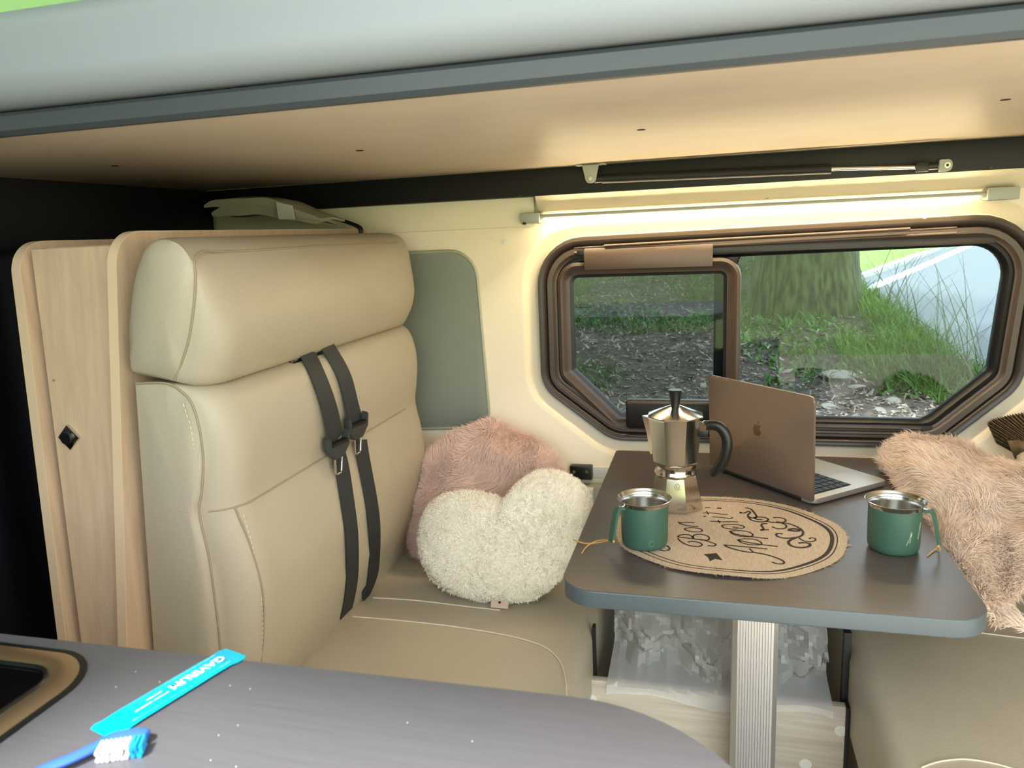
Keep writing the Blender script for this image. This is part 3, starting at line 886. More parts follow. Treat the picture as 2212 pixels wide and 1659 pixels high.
# low board between the benches
lbd = thing('plinth_board', (0.0, 1.39, 0.0), 'whitewashed wood board with white caps under the table', 'board')
BY = 1.385
pa, pb = on_y(1265, 1466, BY), on_y(1836, 1531, BY)
ztop = (pa[2] + pb[2]) / 2
board = box('board', pa[0] + 0.006, pb[0] - 0.006, BY, BY + 0.018, 0.0, ztop, M_woodh, lbd, 0.002)
box('black_edging', pa[0], pa[0] + 0.006, BY - 0.003, BY + 0.02, 0.0, ztop + 0.001, M_black, lbd, 0.001)
box('black_edging', pb[0] - 0.007, pb[0], BY - 0.003, BY + 0.02, 0.0, ztop + 0.001, M_black, lbd, 0.001)
for px, py in ((1278, 1510), (1816, 1578), (1740, 1650)):
    p = on_y(px, py, BY)
    disc('cover_cap', (p[0], BY, p[2]), (0, -1, 0), 0.0115, 0.0015, M_white_plastic, lbd, 20)
# black strip at the left bench corner
p = on_y(1269, 1400, 1.40)
box('corner_strip', -0.232, -0.226, 1.405, 1.42, 0.25, 0.47, M_black, lbd)

# crumpled plastic bag behind the board
def bag():
    root = thing('plastic_bag', (0.0, 1.52, 0.20), 'crumpled clear plastic bag stuffed behind the whitewashed board', 'bag')
    bm = bmesh.new()
    nu, nv = 60, 40
    g = []
    for i in range(nu):
        row = []
        for j in range(nv):
            u, v = i / (nu - 1), j / (nv - 1)
            x = -0.20 + 0.43 * u
            z = ztop - 0.022 + 0.28 * v + 0.010 * math.sin(u * 9)
            n = mnoise.noise(Vector((u * 7, v * 4, 1.3))) * 0.05 + abs(mnoise.noise(Vector((u * 16, v * 9, 4.3)))) * 0.035 + mnoise.noise(Vector((u * 40, v * 22, 7))) * 0.006
            y = 1.48 - 0.05 * math.sin(PI * u) - n * 1.3 + 0.05 * v
            k_ = min(1, max(0, (z - ztop - 0.003) / 0.018))
            y = 1.374 - 0.012 * abs(n) * 10 * (1 - k_) + (y - 1.374) * k_ * (2 - k_) if k_ > 0 else 1.374 - 0.12 * abs(n)
            row.append((x, y, z))
        g.append(row)
    add_loft(bm, g, False, False)
    finish('film', bm, M_bag, root, 20)
bag()

# ================================================================== TABLE
tab = thing('dining_table', (0.08, 1.45, 0.0), 'dark laminate table with rounded front corners on one ribbed metal leg', 'table')
TX0, TX1, TY0, TY1, TZ = -0.231, 0.385, 1.072, 1.842, 0.72
TC = [(TX0, TY0, 0.058), (TX1, TY0, 0.058), (TX1, TY1, 0.006), (TX0, TY1, 0.006)]
prism('table_top', round_poly(inset_corners(TC, 0.0015), 12), XY, TZ - 0.028, TZ, M_table, tab, 0.0008, smooth=40)
rings = [[(u, v, z) for u, v in round_poly(inset_corners(TC, d), 12)] for d, z in ((0.0016, TZ - 0.0285), (0.0003, TZ - 0.0272), (0.0, TZ - 0.026), (0.0, TZ - 0.003), (0.0004, TZ - 0.0015), (0.0016, TZ - 0.0006))]
loft('edge_band', rings, M_tableedge, tab, 60)
lx0, lx1 = on_y(1582, 1400, 1.27)[0], on_y(1682, 1400, 1.27)[0]
cxl = (lx0 + lx1) / 2; hw = (lx1 - lx0) / 2
poly = []
nr = 13
for i in range(nr):
    a0 = -hw + 0.008 + (2 * hw - 0.016) * i / nr; w_ = (2 * hw - 0.016) / nr
    poly += [(a0 + w_ * 0.12, 0.0), (a0 + w_ * 0.62, 0.0), (a0 + w_ * 0.70, 0.0045), (a0 + w_, 0.0045)]
out = [(cxl + u, 1.27 + v) for u, v in poly] + [(cxl + hw, 1.279), (cxl + hw, 1.33), (cxl - hw, 1.33), (cxl - hw, 1.279)]
prism('table_leg', out, XY, 0.0, TZ - 0.028, M_alu, tab, 0.0, smooth=None)
box('leg_foot', cxl - 0.07, cxl + 0.07, 1.22, 1.38, 0.0, 0.012, M_alu, tab, 0.003)
# wall rail that carries the table
wr = thing('table_wall_rail', (0.05, 1.84, 0.63), 'white wall rail with a black end piece carrying the table', 'rail')
p = on_y(1232, 1003, 1.838); q = on_y(1280, 1034, 1.838)
box('rail', q[0], 0.42, 1.8425, 1.849, q[2] + 0.002, p[2] - 0.006, M_white_plastic, wr, 0.001)
ec = box('end_piece', p[0], q[0], 1.826, 1.849, q[2], p[2] - 0.001, M_blackplastic, wr, 0.002)
for px in (1240, 1268):
    s = on_y(px, 1019, 1.826)
    disc('screw', (s[0], 1.826, s[2]), (0, -1, 0), 0.004, 0.0012, M_chrome, ec, 12)

# ================================================================== ON THE TABLE
# --- placemat
MC = np.array([0.03, 1.337]); MRX, MRY = 0.202, 0.186
pm = thing('placemat', (MC[0], MC[1], TZ), 'round burlap placemat with frayed rim and printed lettering', 'placemat')
def mat_z(x, y):
    dx, dy = x - MC[0], y - MC[1]
    r = math.hypot(dx / MRX, dy / MRY); a_ = math.atan2(dy, dx)
    return TZ + 0.0016 + max(0, r - 0.55) ** 2 * (0.010 * (1 + math.sin(a_ * 3 + 0.6)) + 0.004 * math.sin(a_ * 7))
def mat_pt(a_, s):
    wv = 1 + 0.008 * math.sin(5 * a_ + 1) + 0.006 * math.sin(9 * a_)
    x, y = MC[0] + MRX * s * wv * math.cos(a_), MC[1] + MRY * s * wv * math.sin(a_)
    return x, y
def build_mat():
    bm = bmesh.new()
    n = 72
    ss = [0.03, 0.3, 0.5, 0.65, 0.75, 0.83, 0.9, 0.95, 1.0]
    top = []
    for s in ss:
        top.append([(*mat_pt(2 * PI * k / n, s), 0) for k in range(n)])
    top = [[(x, y, mat_z(x, y)) for x, y, _ in r] for r in top]
    bot = [[(x, y, z - 0.0013) for x, y, z in r] for r in reversed(top)]
    add_loft(bm, top + bot, True, False, True)
    finish('weave', bm, M_burlap, pm, 60)
build_mat()
def line_ring(name, s, w):
    n = 96
    bm = bmesh.new()
    r1 = [(*mat_pt(2 * PI * k / n, s), 0) for k in range(n)]
    r2 = [(*mat_pt(2 * PI * k / n, s + (w(2 * PI * k / n) if callable(w) else w)), 0) for k in range(n)]
    f = lambda r, h: [(x, y, mat_z(x, y) + h) for x, y, _ in r]
    add_loft(bm, [f(r1, 0.0003), f(r2, 0.0003), f(r2, 0.0), f(r1, 0.0)], True, True)
    finish(name, bm, M_print, pm)
line_ring('printed_ring', 0.865, lambda a_: 0.012 + 0.022 * max(0, math.cos(a_ + 0.2)))
line_ring('printed_ring', 0.918, 0.010)
# fray
rng = np.random.default_rng(5)
nf = 900
ang = rng.random(nf) * 2 * PI
B = np.array([[*mat_pt(a_, 0.985), 0] for a_ in ang]); B[:, 2] = [mat_z(x, y) - 0.0005 for x, y, _ in B]
out_d = np.stack([np.cos(ang), np.sin(ang), np.zeros(nf)], 1)
d0 = out_d + rng.normal(size=(nf, 3)) * [0.5, 0.5, 0.15]; d1 = out_d * 0.6 + rng.normal(size=(nf, 3)) * [0.8, 0.8, 0.2]
side = np.cross(d0, [0, 0, 1.0]); side /= np.linalg.norm(side, axis=1, keepdims=True)
ribbons_mesh('fringe', B.astype(np.float32), d0, d1, side, 0.004 + 0.007 * rng.random(nf), 0.0012 + 0 * ang, M_fray, pm)
tube('loose_thread', [tuple(on_z(*p, TZ + 0.002)) for p in ((1815, 1180), (1828, 1182), (1832, 1177), (1840, 1178))], 0.0007, M_fray, pm, 5)
# lettering traced as strokes; coordinates of a x5.672 view whose corner is at (1460,1060)
def S(x, y): return (1460 + x / 5.672, 1060 + y / 5.672)
strokes = [
    # A
    ('letter', [(590, 662), (700, 672), (850, 685), (1000, 700), (1125, 712)], 1.0),
    ('letter', [(590, 662), (640, 690), (740, 720), (850, 745), (960, 755), (1080, 775), (1190, 805), (1280, 840), (1325, 870), (1310, 893), (1240, 892), (1175, 870)], 1.1),
    ('letter', [(900, 705), (930, 735), (960, 755)], 0.8),
    # p
    ('letter', [(750, 600), (850, 625), (1000, 650), (1130, 668), (1250, 682)], 1.0),
    ('letter', [(760, 600), (830, 588), (950, 592), (1030, 620), (1050, 650), (1000, 662), (880, 655), (800, 632), (760, 600)], 0.9),
    # p
    ('letter', [(655, 495), (740, 530), (880, 555), (1010, 572), (1130, 585)], 1.0),
    ('letter', [(660, 495), (740, 487), (860, 495), (930, 522), (942, 548), (880, 562), (760, 550), (690, 525), (660, 495)], 0.9),
    # e
    ('letter', [(690, 440), (760, 452), (800, 460), (840, 445), (800, 422), (700, 412), (600, 415), (565, 428), (600, 455), (690, 468), (760, 466)], 0.9),
    # t t i t
    ('letter', [(420, 370), (560, 378), (690, 378), (765, 380)], 0.9), ('letter', [(515, 358), (540, 395)], 0.7),
    ('letter', [(440, 318), (560, 325), (660, 340), (695, 325)], 0.9),
    ('letter', [(335, 310), (370, 314)], 1.3),
    ('letter', [(330, 270), (450, 272), (560, 285), (640, 290)], 0.9), ('letter', [(375, 250), (400, 290)], 0.7),
    # !
    ('letter', [(355, 205), (420, 206)], 1.1), ('letter', [(505, 212), (560, 213)], 1.6),
    # n o B
    ('letter', [(30, 385), (120, 388), (225, 390)], 0.9), ('letter', [(30, 385), (80, 410), (180, 432), (275, 436)], 0.9),
    ('letter', [(105, 465), (180, 450), (270, 458), (325, 482), (290, 502), (200, 500), (125, 482), (105, 465)], 0.9),
    ('letter', [(20, 562), (120, 575), (240, 590), (330, 600)], 1.0),
    ('letter', [(20, 562), (60, 540), (140, 535), (190, 552), (215, 580), (220, 545), (290, 530), (380, 550), (410, 580), (380, 605), (300, 600)], 0.9),
    ('letter', [(25, 580), (60, 620), (150, 665), (260, 682), (320, 665), (290, 635), (200, 620), (145, 628)], 0.9),
    ('letter', [(330, 600), (430, 630), (490, 655), (460, 675), (390, 668)], 0.9),
    # ornament
    ('ornament', [(850, 205), (920, 225), (965, 275), (990, 320), (950, 335), (900, 320), (880, 300), (910, 265), (890, 250), (840, 270), (790, 270), (800, 258)], 1.2),
    ('ornament', [(885, 320), (930, 360), (1030, 380), (1110, 370), (1130, 345), (1080, 325), (1000, 320), (960, 330), (1000, 350), (1060, 352)], 1.2),
    ('ornament', [(1110, 375), (1220, 390), (1340, 395), (1450, 425), (1530, 470), (1560, 515), (1530, 555), (1440, 575), (1330, 578), (1250, 560), (1230, 530), (1270, 520), (1310, 530)], 1.3),
    ('ornament', [(1190, 330), (1260, 328), (1330, 345), (1345, 370), (1300, 385), (1230, 375)], 1.0),
    ('ornament', [(1180, 440), (1240, 462), (1320, 462), (1355, 440), (1340, 415), (1300, 400)], 1.1),
    ('ornament', [(1370, 480), (1430, 490), (1500, 492), (1510, 478), (1440, 465), (1380, 475)], 1.8),
    ('ornament', [(1120, 400), (1060, 405), (1050, 430), (1075, 460), (1040, 483), (1080, 478), (1140, 475)], 1.2),
    ('ornament', [(1480, 570), (1400, 605), (1380, 640), (1430, 680), (1540, 695), (1630, 680), (1640, 650), (1580, 635), (1500, 640)], 1.6),
    ('ornament', [(1510, 575), (1550, 605), (1640, 625), (1705, 610), (1705, 585), (1650, 578), (1640, 590)], 1.0),
]
for nm, pts, w_ in strokes:
    P = []
    for x, y in pts:
        q = on_z(*S(x, y), TZ + 0.0022)
        P.append((q[0], q[1], 0))
    P = smooth_path(P, 4)
    P = [(p.x, p.y, mat_z(p.x, p.y) + 0.0003) for p in P]
    side_d = []
    for i in range(len(P)):
        t = Vector(P[min(i + 1, len(P) - 1)]) - Vector(P[max(i - 1, 0)])
        side_d.append(Vector((0, 0, 1)).cross(t.normalized() if t.length > 1e-9 else Vector((1, 0, 0))))
    ribbon(nm, P, side_d, 0.0032 * w_, 0.0004, M_print, pm)
fl = [on_z(*S(*p), TZ + 0.0022) for p in ((340, 775), (500, 765), (570, 850), (480, 832), (415, 865), (395, 815))]
prism('printed_flag', [(p[0], p[1]) for p in fl], XY, TZ + 0.0014, TZ + 0.0022, M_print, pm)
# curl beside the left mug
fl = [on_z(*p, TZ + 0.0022) for p in ((1425, 1188), (1438, 1190), (1447, 1185), (1440, 1178))]
ribbon('ornament', smooth_path([(p[0], p[1], mat_z(p[0], p[1]) + 0.0004) for p in fl], 4), (1, 0.4, 0), 0.003, 0.0004, M_print, pm)

# --- moka pot
MK = Vector((-0.066, 1.462, TZ + 0.0018))
mk = thing('moka_pot', MK, 'octagonal aluminium stovetop coffee pot with black handle', 'coffee pot')
ph = PI / 8 + 0.05
def octa(prof, sm=20, **k): return prof
lathe('boiler', [(0.050, 0.0), (0.0555, 0.003), (0.0560, 0.008), (0.0425, 0.067), (0.040, 0.069)], MK, M_moka, mk, 8, ph, 20)
ring_ = lathe('collar', [(0.0395, 0.066), (0.041, 0.068), (0.041, 0.073), (0.0395, 0.075), (0.0395, 0.090), (0.041, 0.092)], MK, M_moka, mk, 48, 0, 40)
lathe('jug', [(0.038, 0.090), (0.0425, 0.092), (0.0455, 0.096), (0.0545, 0.182), (0.0555, 0.185), (0.0535, 0.1855)], MK, M_moka, mk, 8, ph, 20)
lid = lathe('lid', [(0.0560, 0.1850), (0.0570, 0.187), (0.0560, 0.1885), (0.012, 0.206), (0.002, 0.207)], MK, M_moka, mk, 8, ph, 20)
lathe('lid_knob', [(0.008, 0.196), (0.0085, 0.206), (0.0095, 0.214), (0.0125, 0.232), (0.0135, 0.236), (0.0125, 0.2375), (0.004, 0.238)], MK, M_blackplastic, mk, 12, 0, 30)
# spout on the left
sp_ = MK + Vector((-0.052, -0.006, 0))
bm = bmesh.new()
add_loft(bm, [[sp_ + Vector(p) for p in r] for r in (
    [(0.010, -0.022, 0.185), (-0.012, 0.0, 0.186), (0.010, 0.022, 0.185), (0.012, 0.0, 0.185)],
    [(0.008, -0.016, 0.150), (-0.003, 0.0, 0.150), (0.008, 0.016, 0.150), (0.010, 0.0, 0.150)],
    [(0.008, -0.008, 0.110), (0.003, 0.0, 0.108), (0.008, 0.008, 0.110), (0.009, 0.0, 0.110)])], True, False, True)
finish('spout', bm, M_moka, mk, 25)
# handle and hinge
hd = Vector((0.96, -0.28, 0)).normalized()
def hp_(r, z): return MK + hd * r + Vector((0, 0, z))
box_c = hp_(0.060, 0.178)
hin = tube('hinge', [hp_(0.056, 0.170) + Vector((0.28, 0.96, 0)) * 0.010, hp_(0.056, 0.170) - Vector((0.28, 0.96, 0)) * 0.010], 0.009, M_moka, mk, 8)
hpts = smooth_path([hp_(0.050, 0.164), hp_(0.066, 0.172), hp_(0.085, 0.172), hp_(0.098, 0.158), hp_(0.102, 0.138), hp_(0.097, 0.112), hp_(0.086, 0.088), hp_(0.074, 0.074)], 5)
nH = len(hpts)
bm = bmesh.new()
rings = []
hs = Vector((0, 0, 1)).cross(hd)
for i, p in enumerate(hpts):
    t = (hpts[min(i + 1, nH - 1)] - hpts[max(i - 1, 0)]).normalized()
    n_ = t.cross(hs).normalized()
    s = 0.0105 if i < nH - 6 else 0.0105 - 0.0008 * (i - nH + 6)
    rings.append([p + hs * (0.0085 * math.cos(2 * PI * k / 12)) + n_ * (s * math.sin(2 * PI * k / 12)) for k in range(12)])
add_loft(bm, rings, True, False, True)
finish('handle', bm, M_blackplastic, mk, 50)
box('handle_block', hp_(0.052, 0)[0] - 0.010, hp_(0.066, 0)[0], hp_(0.058, 0)[1] - 0.008, hp_(0.058, 0)[1] + 0.008, MK.z + 0.150, MK.z + 0.172, M_blackplastic, mk, 0.003)
vd = Vector((0.62, -0.78, 0)).normalized()
disc('safety_valve', MK + vd * 0.038 + Vector((0, 0, 0.079)), vd, 0.0035, 0.005, M_blackplastic, mk, 10)
# swirl emblem on the facing boiler facet
fd = Vector((math.cos(-PI / 2 + 0.05), math.sin(-PI / 2 + 0.05), 0))
fs_ = Vector((0, 0, 1)).cross(fd) * -1
ap = math.cos(PI / 8)
def facet(u, z):
    r = (0.056 + (0.0425 - 0.056) * (z - 0.008) / 0.059) * ap
    return MK + fd * (r + 0.0004) + Vector((-fd.y, fd.x, 0)) * u + Vector((0, 0, z))
sw = []
for k in range(30):
    a_ = k / 29 * 3.4 * PI
    sw.append(facet(0.004 + math.cos(a_ + 1.2) * (0.0012 + 0.0055 * k / 29), 0.054 + math.sin(a_ + 1.2) * (0.0012 + 0.0055 * k / 29)))
tube('emblem', sw, 0.0004, M_print, mk, 5)

# --- mugs
def mug(label, c, hdir, marks):
    C = Vector((c[0], c[1], c[2]))
    root = thing('camping_mug', C, label, 'mug', 'green mugs on the table')
    prof = [(0.004, 0.0), (0.0340, 0.0), (0.0375, 0.002), (0.0395, 0.006), (0.0405, 0.014), (0.0415, 0.0775)]
    lathe('body', prof, C, M_green, root, 56, 0, 45, cap=False)
    rim = [(0.0416, 0.0772), (0.0422, 0.080), (0.0450, 0.0840), (0.0472, 0.0855), (0.0474, 0.0865), (0.0466, 0.0868), (0.0445, 0.0835), (0.0412, 0.076), (0.0400, 0.070), (0.0385, 0.012), (0.036, 0.006), (0.004, 0.005)]
    lathe('steel_liner', rim, C, M_steel, root, 56, 0, 45, cap=False)
    h = Vector((*hdir, 0)).normalized(); s = Vector((-h.y, h.x, 0))
    def P(r, z): return C + h * r + Vector((0, 0, z))
    path = smooth_path([P(0.043, 0.074), P(0.050, 0.0765), P(0.056, 0.073), P(0.0615, 0.052), P(0.066, 0.030), P(0.0685, 0.018)], 5)
    ribbon('handle', path, [s] * len(path), 0.013, 0.0048, M_green, root)
    tube('handle_rivet', [P(0.0425, 0.078), P(0.052, 0.0775)], 0.0028, M_steel, root, 8)
    return root, P, h, s, C
mc = on_z(1394, 1194, TZ + 0.0018)
root, P, h, s, C = mug('green camping mug standing on the placemat in front of the coffee pot', (mc[0] - 0.004, mc[1] + 0.036, TZ + 0.0032), (-0.78, -0.62), None)
e = P(0.068, 0.021)
g1 = [e, on_z(1290, 1168, TZ + 0.010), on_z(1268, 1180, TZ + 0.004), on_z(1257, 1195, TZ + 0.0015)]
tube('raffia_tie', smooth_path(g1, 5), 0.0011, M_raffia, root, 6)
g2 = [e, on_z(1292, 1172, TZ + 0.009), on_z(1265, 1174, TZ + 0.004), on_z(1238, 1166, TZ + 0.002)]
tube('raffia_tie', smooth_path(g2, 5), 0.0013, M_raffia, root, 6)
tube('raffia_knot', [e - s * 0.008, e + s * 0.008], 0.0022, M_raffia, root, 8)
def on_body(C, a_, z, r=0.0418): return C + Vector((math.cos(a_) * r, math.sin(a_) * r, z))
def body_r(z): return 0.0405 + 0.001 * (z - 0.014) / 0.058
tube('leaf_mark', [on_body(C, -PI / 2 + 0.38 + 0.10 * math.cos(t) , 0.016 + 0.0055 * math.sin(t), 0.0409) for t in [0.4 + 5.4 * k / 20 for k in range(21)]], 0.0004, M_greenlight, root, 5)
mc = on_z(1940, 1204, TZ)
root, P, h, s, C = mug('green camping mug with pale lettering near the fur throw', (mc[0], mc[1] + 0.038, TZ), (0.93, -0.36), None)
e = P(0.068, 0.021)
tube('raffia_tie', smooth_path([e, e + Vector((0.0, -0.006, -0.008)), on_z(2026, 1182, TZ + 0.004), on_z(2003, 1201, TZ + 0.0012)], 5), 0.0011, M_raffia, root, 6)
tube('raffia_knot', [e - s * 0.009, e + s * 0.009], 0.0022, M_raffia, root, 8)
def wrap_text(body, size, a0, z0, name, slant=0.0):
    cu = bpy.data.curves.new(name, 'FONT'); cu.body = body; cu.size = size
    cu.align_x = 'CENTER'; cu.align_y = 'CENTER'; cu.resolution_u = 3
    tmp = bpy.data.objects.new('tmp', cu); me = bpy.data.meshes.new_from_object(tmp)
    bpy.data.objects.remove(tmp); bpy.data.curves.remove(cu)
    for v in me.vertices:
        u, w_ = v.co.x, v.co.y
        z = z0 + u                       # text runs upward
        a_ = a0 - w_ / 0.042 + slant * u
        v.co = on_body(C, a_, z, body_r(z) + 0.0006)
    me.name = name
    return link(name, me, M_cream_print, root)
# small printed marks, too blurred in the photograph to read
rng_ = random.Random(3)
def dots(name, a0, z0, n, dz, da):
    bm = bmesh.new()
    for k in range(n):
        z = z0 + dz * k / n; a_ = a0 + da * k / n
        q = on_body(C, a_, z, body_r(z) + 0.0002); q2 = on_body(C, a_ + 0.03 + 0.05 * rng_.random(), z + 0.0006, body_r(z) + 0.0002)
        add_tube(bm, [q, q2], 0.0003 + 0.0002 * rng_.random(), 5)
    finish(name, bm, M_cream_print, root)
dots('printed_mark', -PI / 2 + 0.25, 0.022, 9, 0.020, 0.20)
dots('printed_mark', -PI / 2 + 0.38, 0.026, 8, 0.020, 0.04)
dots('printed_mark', -PI / 2 + 0.80, 0.030, 12, 0.028, 0.12)

# --- laptop
HL = on_z(1535, 1011, TZ); HR = on_z(1757, 1094, TZ); FRc = on_z(1955, 1062, TZ)
ux = Vector(HL - HR); Lw = ux.length; ux.normalize()
uy = Vector((FRc - HR)); uy = (uy - ux * uy.dot(ux)); Ld = min(uy.length, 0.222); uy.normalize()
HR_ = Vector(HR)
lap = thing('laptop', HR_ + ux * Lw / 2 + uy * Ld / 2, 'open grey laptop seen from behind on the table by the window', 'laptop')
WL[lap.name] = Vector(lap.location)
uz = Vector((0, 0, 1))
def lf(u, v, w): return HR_ + ux * u + uy * v + uz * w
prism('base', round_poly([(0, 0, 0.012), (Lw, 0, 0.012), (Lw, Ld, 0.012), (0, Ld, 0.012)], 6), lf, 0.003, 0.0135, M_laptop_in, lap, 0.0025, 3)
for u, v in ((0.02, 0.02), (Lw - 0.02, 0.02), (0.02, Ld - 0.02), (Lw - 0.02, Ld - 0.02)):
    p = lf(u, v, 0.0); disc('foot', p, (0, 0, 1), 0.006, 0.004, M_blackplastic, lap, 10)
kb = prism('keyboard_tray', round_poly([(0.02, 0.025, 0.003), (Lw - 0.02, 0.025, 0.003), (Lw - 0.02, 0.132, 0.003), (0.02, 0.132, 0.003)], 4), lf, 0.0130, 0.0138, M_key, lap)
kw = (Lw - 0.044) / 14
key_me = None
for r_ in range(6):
    cols = 14 if r_ < 5 else 0
    cells = [(0.022 + kw * c_, 0.022 + kw * (c_ + 1)) for c_ in range(cols)] if r_ < 5 else \
        [(0.022 + kw * a_, 0.022 + kw * b_) for a_, b_ in ((0, 1), (1, 2), (2, 3), (3, 4.2), (4.2, 9.4), (9.4, 10.6), (10.6, 11.6), (11.6, 12.8), (12.8, 14))]
    v0 = 0.027 + 0.0172 * r_
    for a_, b_ in cells:
        bm = bmesh.new()
        add_prism(bm, [(a_ + 0.0015, v0 + 0.0012), (b_ - 0.0015, v0 + 0.0012), (b_ - 0.0015, v0 + 0.0158), (a_ + 0.0015, v0 + 0.0158)], lf, 0.0138, 0.0150)
        finish('key', bm, M_key, kb)
prism('trackpad', round_poly([(Lw / 2 - 0.062, 0.140, 0.004), (Lw / 2 + 0.062, 0.140, 0.004), (Lw / 2 + 0.062, 0.212, 0.004), (Lw / 2 - 0.062, 0.212, 0.004)], 4), lf, 0.0134, 0.0137, M_laptop_in, lap)
tl = math.radians(1.5)
lu = (uz * math.cos(tl) - uy * math.sin(tl)).normalized(); ln_ = (uy * math.cos(tl) + uz * math.sin(tl)).normalized()
LO = HR_ + uz * 0.010
LH = 0.211
def lidf(u, v, w): return LO + ux * u + lu * v + ln_ * w
lidp = prism('lid', round_poly([(0, 0, 0.003), (Lw, 0, 0.003), (Lw, LH, 0.012), (0, LH, 0.012)], 6), lidf, -0.0025, 0.0025, M_laptop, lap, 0.0012, 2)
prism('screen', round_poly([(0.006, 0.012, 0.004), (Lw - 0.006, 0.012, 0.004), (Lw - 0.006, LH - 0.006, 0.008), (0.006, LH - 0.006, 0.008)], 4), lidf, 0.0024, 0.0029, M_screen, lidp)
tube('hinge_bar', [lidf(0.03, -0.002, 0.001), lidf(Lw - 0.03, -0.002, 0.001)], 0.005, M_blackplastic, lap, 10)
# apple-shaped emblem; u runs right to left when seen from the camera, so mirror with -u
ap_pts = [(0.00, 0.62), (0.10, 0.66), (0.24, 0.72), (0.42, 0.70), (0.55, 0.58), (0.44, 0.47), (0.38, 0.28), (0.42, 0.08), (0.60, -0.06), (0.53, -0.24), (0.40, -0.44), (0.28, -0.56), (0.14, -0.55), (0.0, -0.50), (-0.16, -0.56), (-0.30, -0.54), (-0.44, -0.38), (-0.56, -0.10), (-0.58, 0.20), (-0.50, 0.48), (-0.34, 0.66), (-0.16, 0.68)]
sc = 0.0195
prism('emblem', [(Lw / 2 - 0.0 - u * sc, 0.112 + v * sc) for u, v in ap_pts], lidf, -0.0027, -0.0024, M_logo, lidp)
leaf = [(0.02, 0.76), (0.06, 0.95), (0.18, 1.08), (0.30, 1.12), (0.28, 0.94), (0.16, 0.80)]
prism('emblem_leaf', [(Lw / 2 - u * sc, 0.112 + v * sc) for u, v in leaf], lidf, -0.0027, -0.0024, M_logo, lidp)

# ================================================================== CUSHIONS
def pillow(root_name, label, outline, p0, nrm, thick, m, seed, lump=0.0, rings=9, cat='cushion'):
    P = [Vector(on_plane(px, py, p0, nrm)) for px, py in outline]
    P = smooth_path(P + [P[0]], 4)[:-1]
    c = sum(P, Vector()) / len(P)
    n = Vector(nrm).normalized()
    if n.y > 0: n = -n
    zmin = min(p.z for p in P)
    root = thing(root_name, (c.x, c.y, zmin), label, cat)
    bm = bmesh.new()
    R = []
    ss = [1 - (1 - k / rings) ** 1.0 for k in range(rings + 1)]
    for side_ in (1, -1):
        for s in (ss if side_ == 1 else ss[-2::-1]):
            s = max(s, 0.02)
            h = thick * (1 - s ** 2.6) ** 0.55
            ring = []
            for p in P:
                q = c + (p - c) * s
                l_ = lump * mnoise.noise(q * 14 + Vector((seed, 0, 0))) * (1 - s * 0.6) if lump else 0
                ring.append(q + n * side_ * (h + l_))
            R.append(ring)
    add_loft(bm, R, True, False, True)
    return root, finish('cover', bm, m, root, 80)
heart = [(1092, 1082), (1062, 1068), (1012, 1060), (962, 1067), (928, 1091), (908, 1130), (903, 1180), (915, 1222), (940, 1258), (980, 1284), (1035, 1297), (1090, 1302), (1140, 1298), (1180, 1280), (1220, 1238), (1258, 1180), (1280, 1120), (1276, 1073), (1252, 1040), (1213, 1020), (1170, 1015), (1138, 1029), (1112, 1055)]
hn = (0.0, -1.0, 0.42)
hroot, hcov = pillow('heart_cushion', 'white fleece heart-shaped cushion leaning on the pink one', heart, (-0.43, 1.47, 0.50), hn, 0.062, M_white, 3, 0.010)
fur('fleece', hcov, 60000, 0.0085, 0.0024, M_whitefur, hroot, 11, lift=0.40, flow=0.8, fs=70, curl=0.7, grav=0.1)
tp = on_z(1078, 1300, 0.49)
tg = prism('sewn_tag', [(-0.020, -0.014), (0.020, -0.014), (0.020, 0.014), (-0.020, 0.014)], lambda u, v, w: Vector(on_z(1080, 1303, 0.484)) + Vector((u * 0.98, v * 0.45 + w, v * 0.6)), -0.0004, 0.0004, M_tag, hroot)
disc('tag_mark', Vector(on_z(1080, 1303, 0.484)) + Vector((0.0, -0.002, 0.003)), (0, -1, 0.4), 0.0028, 0.0008, M_print, tg, 10)
pink = [(885, 1150), (887, 1090), (893, 1035), (922, 988), (977, 940), (1038, 912), (1073, 908), (1110, 930), (1150, 945), (1183, 970), (1208, 1005), (1222, 1060), (1205, 1140), (1140, 1215), (1050, 1245), (950, 1225), (895, 1190)]
proot, pcov = pillow('round_cushion', 'dusty pink shaggy round cushion in the corner of the bench', pink, (-0.57, 1.655, 0.52), (0.0, -1.0, 0.36), 0.060, M_pink, 8, 0.035)
fur('shag', pcov, 80000, 0.024, 0.0015, M_pinkfur, proot, 21, lift=0.34, flow=0.9, fs=16, curl=0.16, grav=0.5)

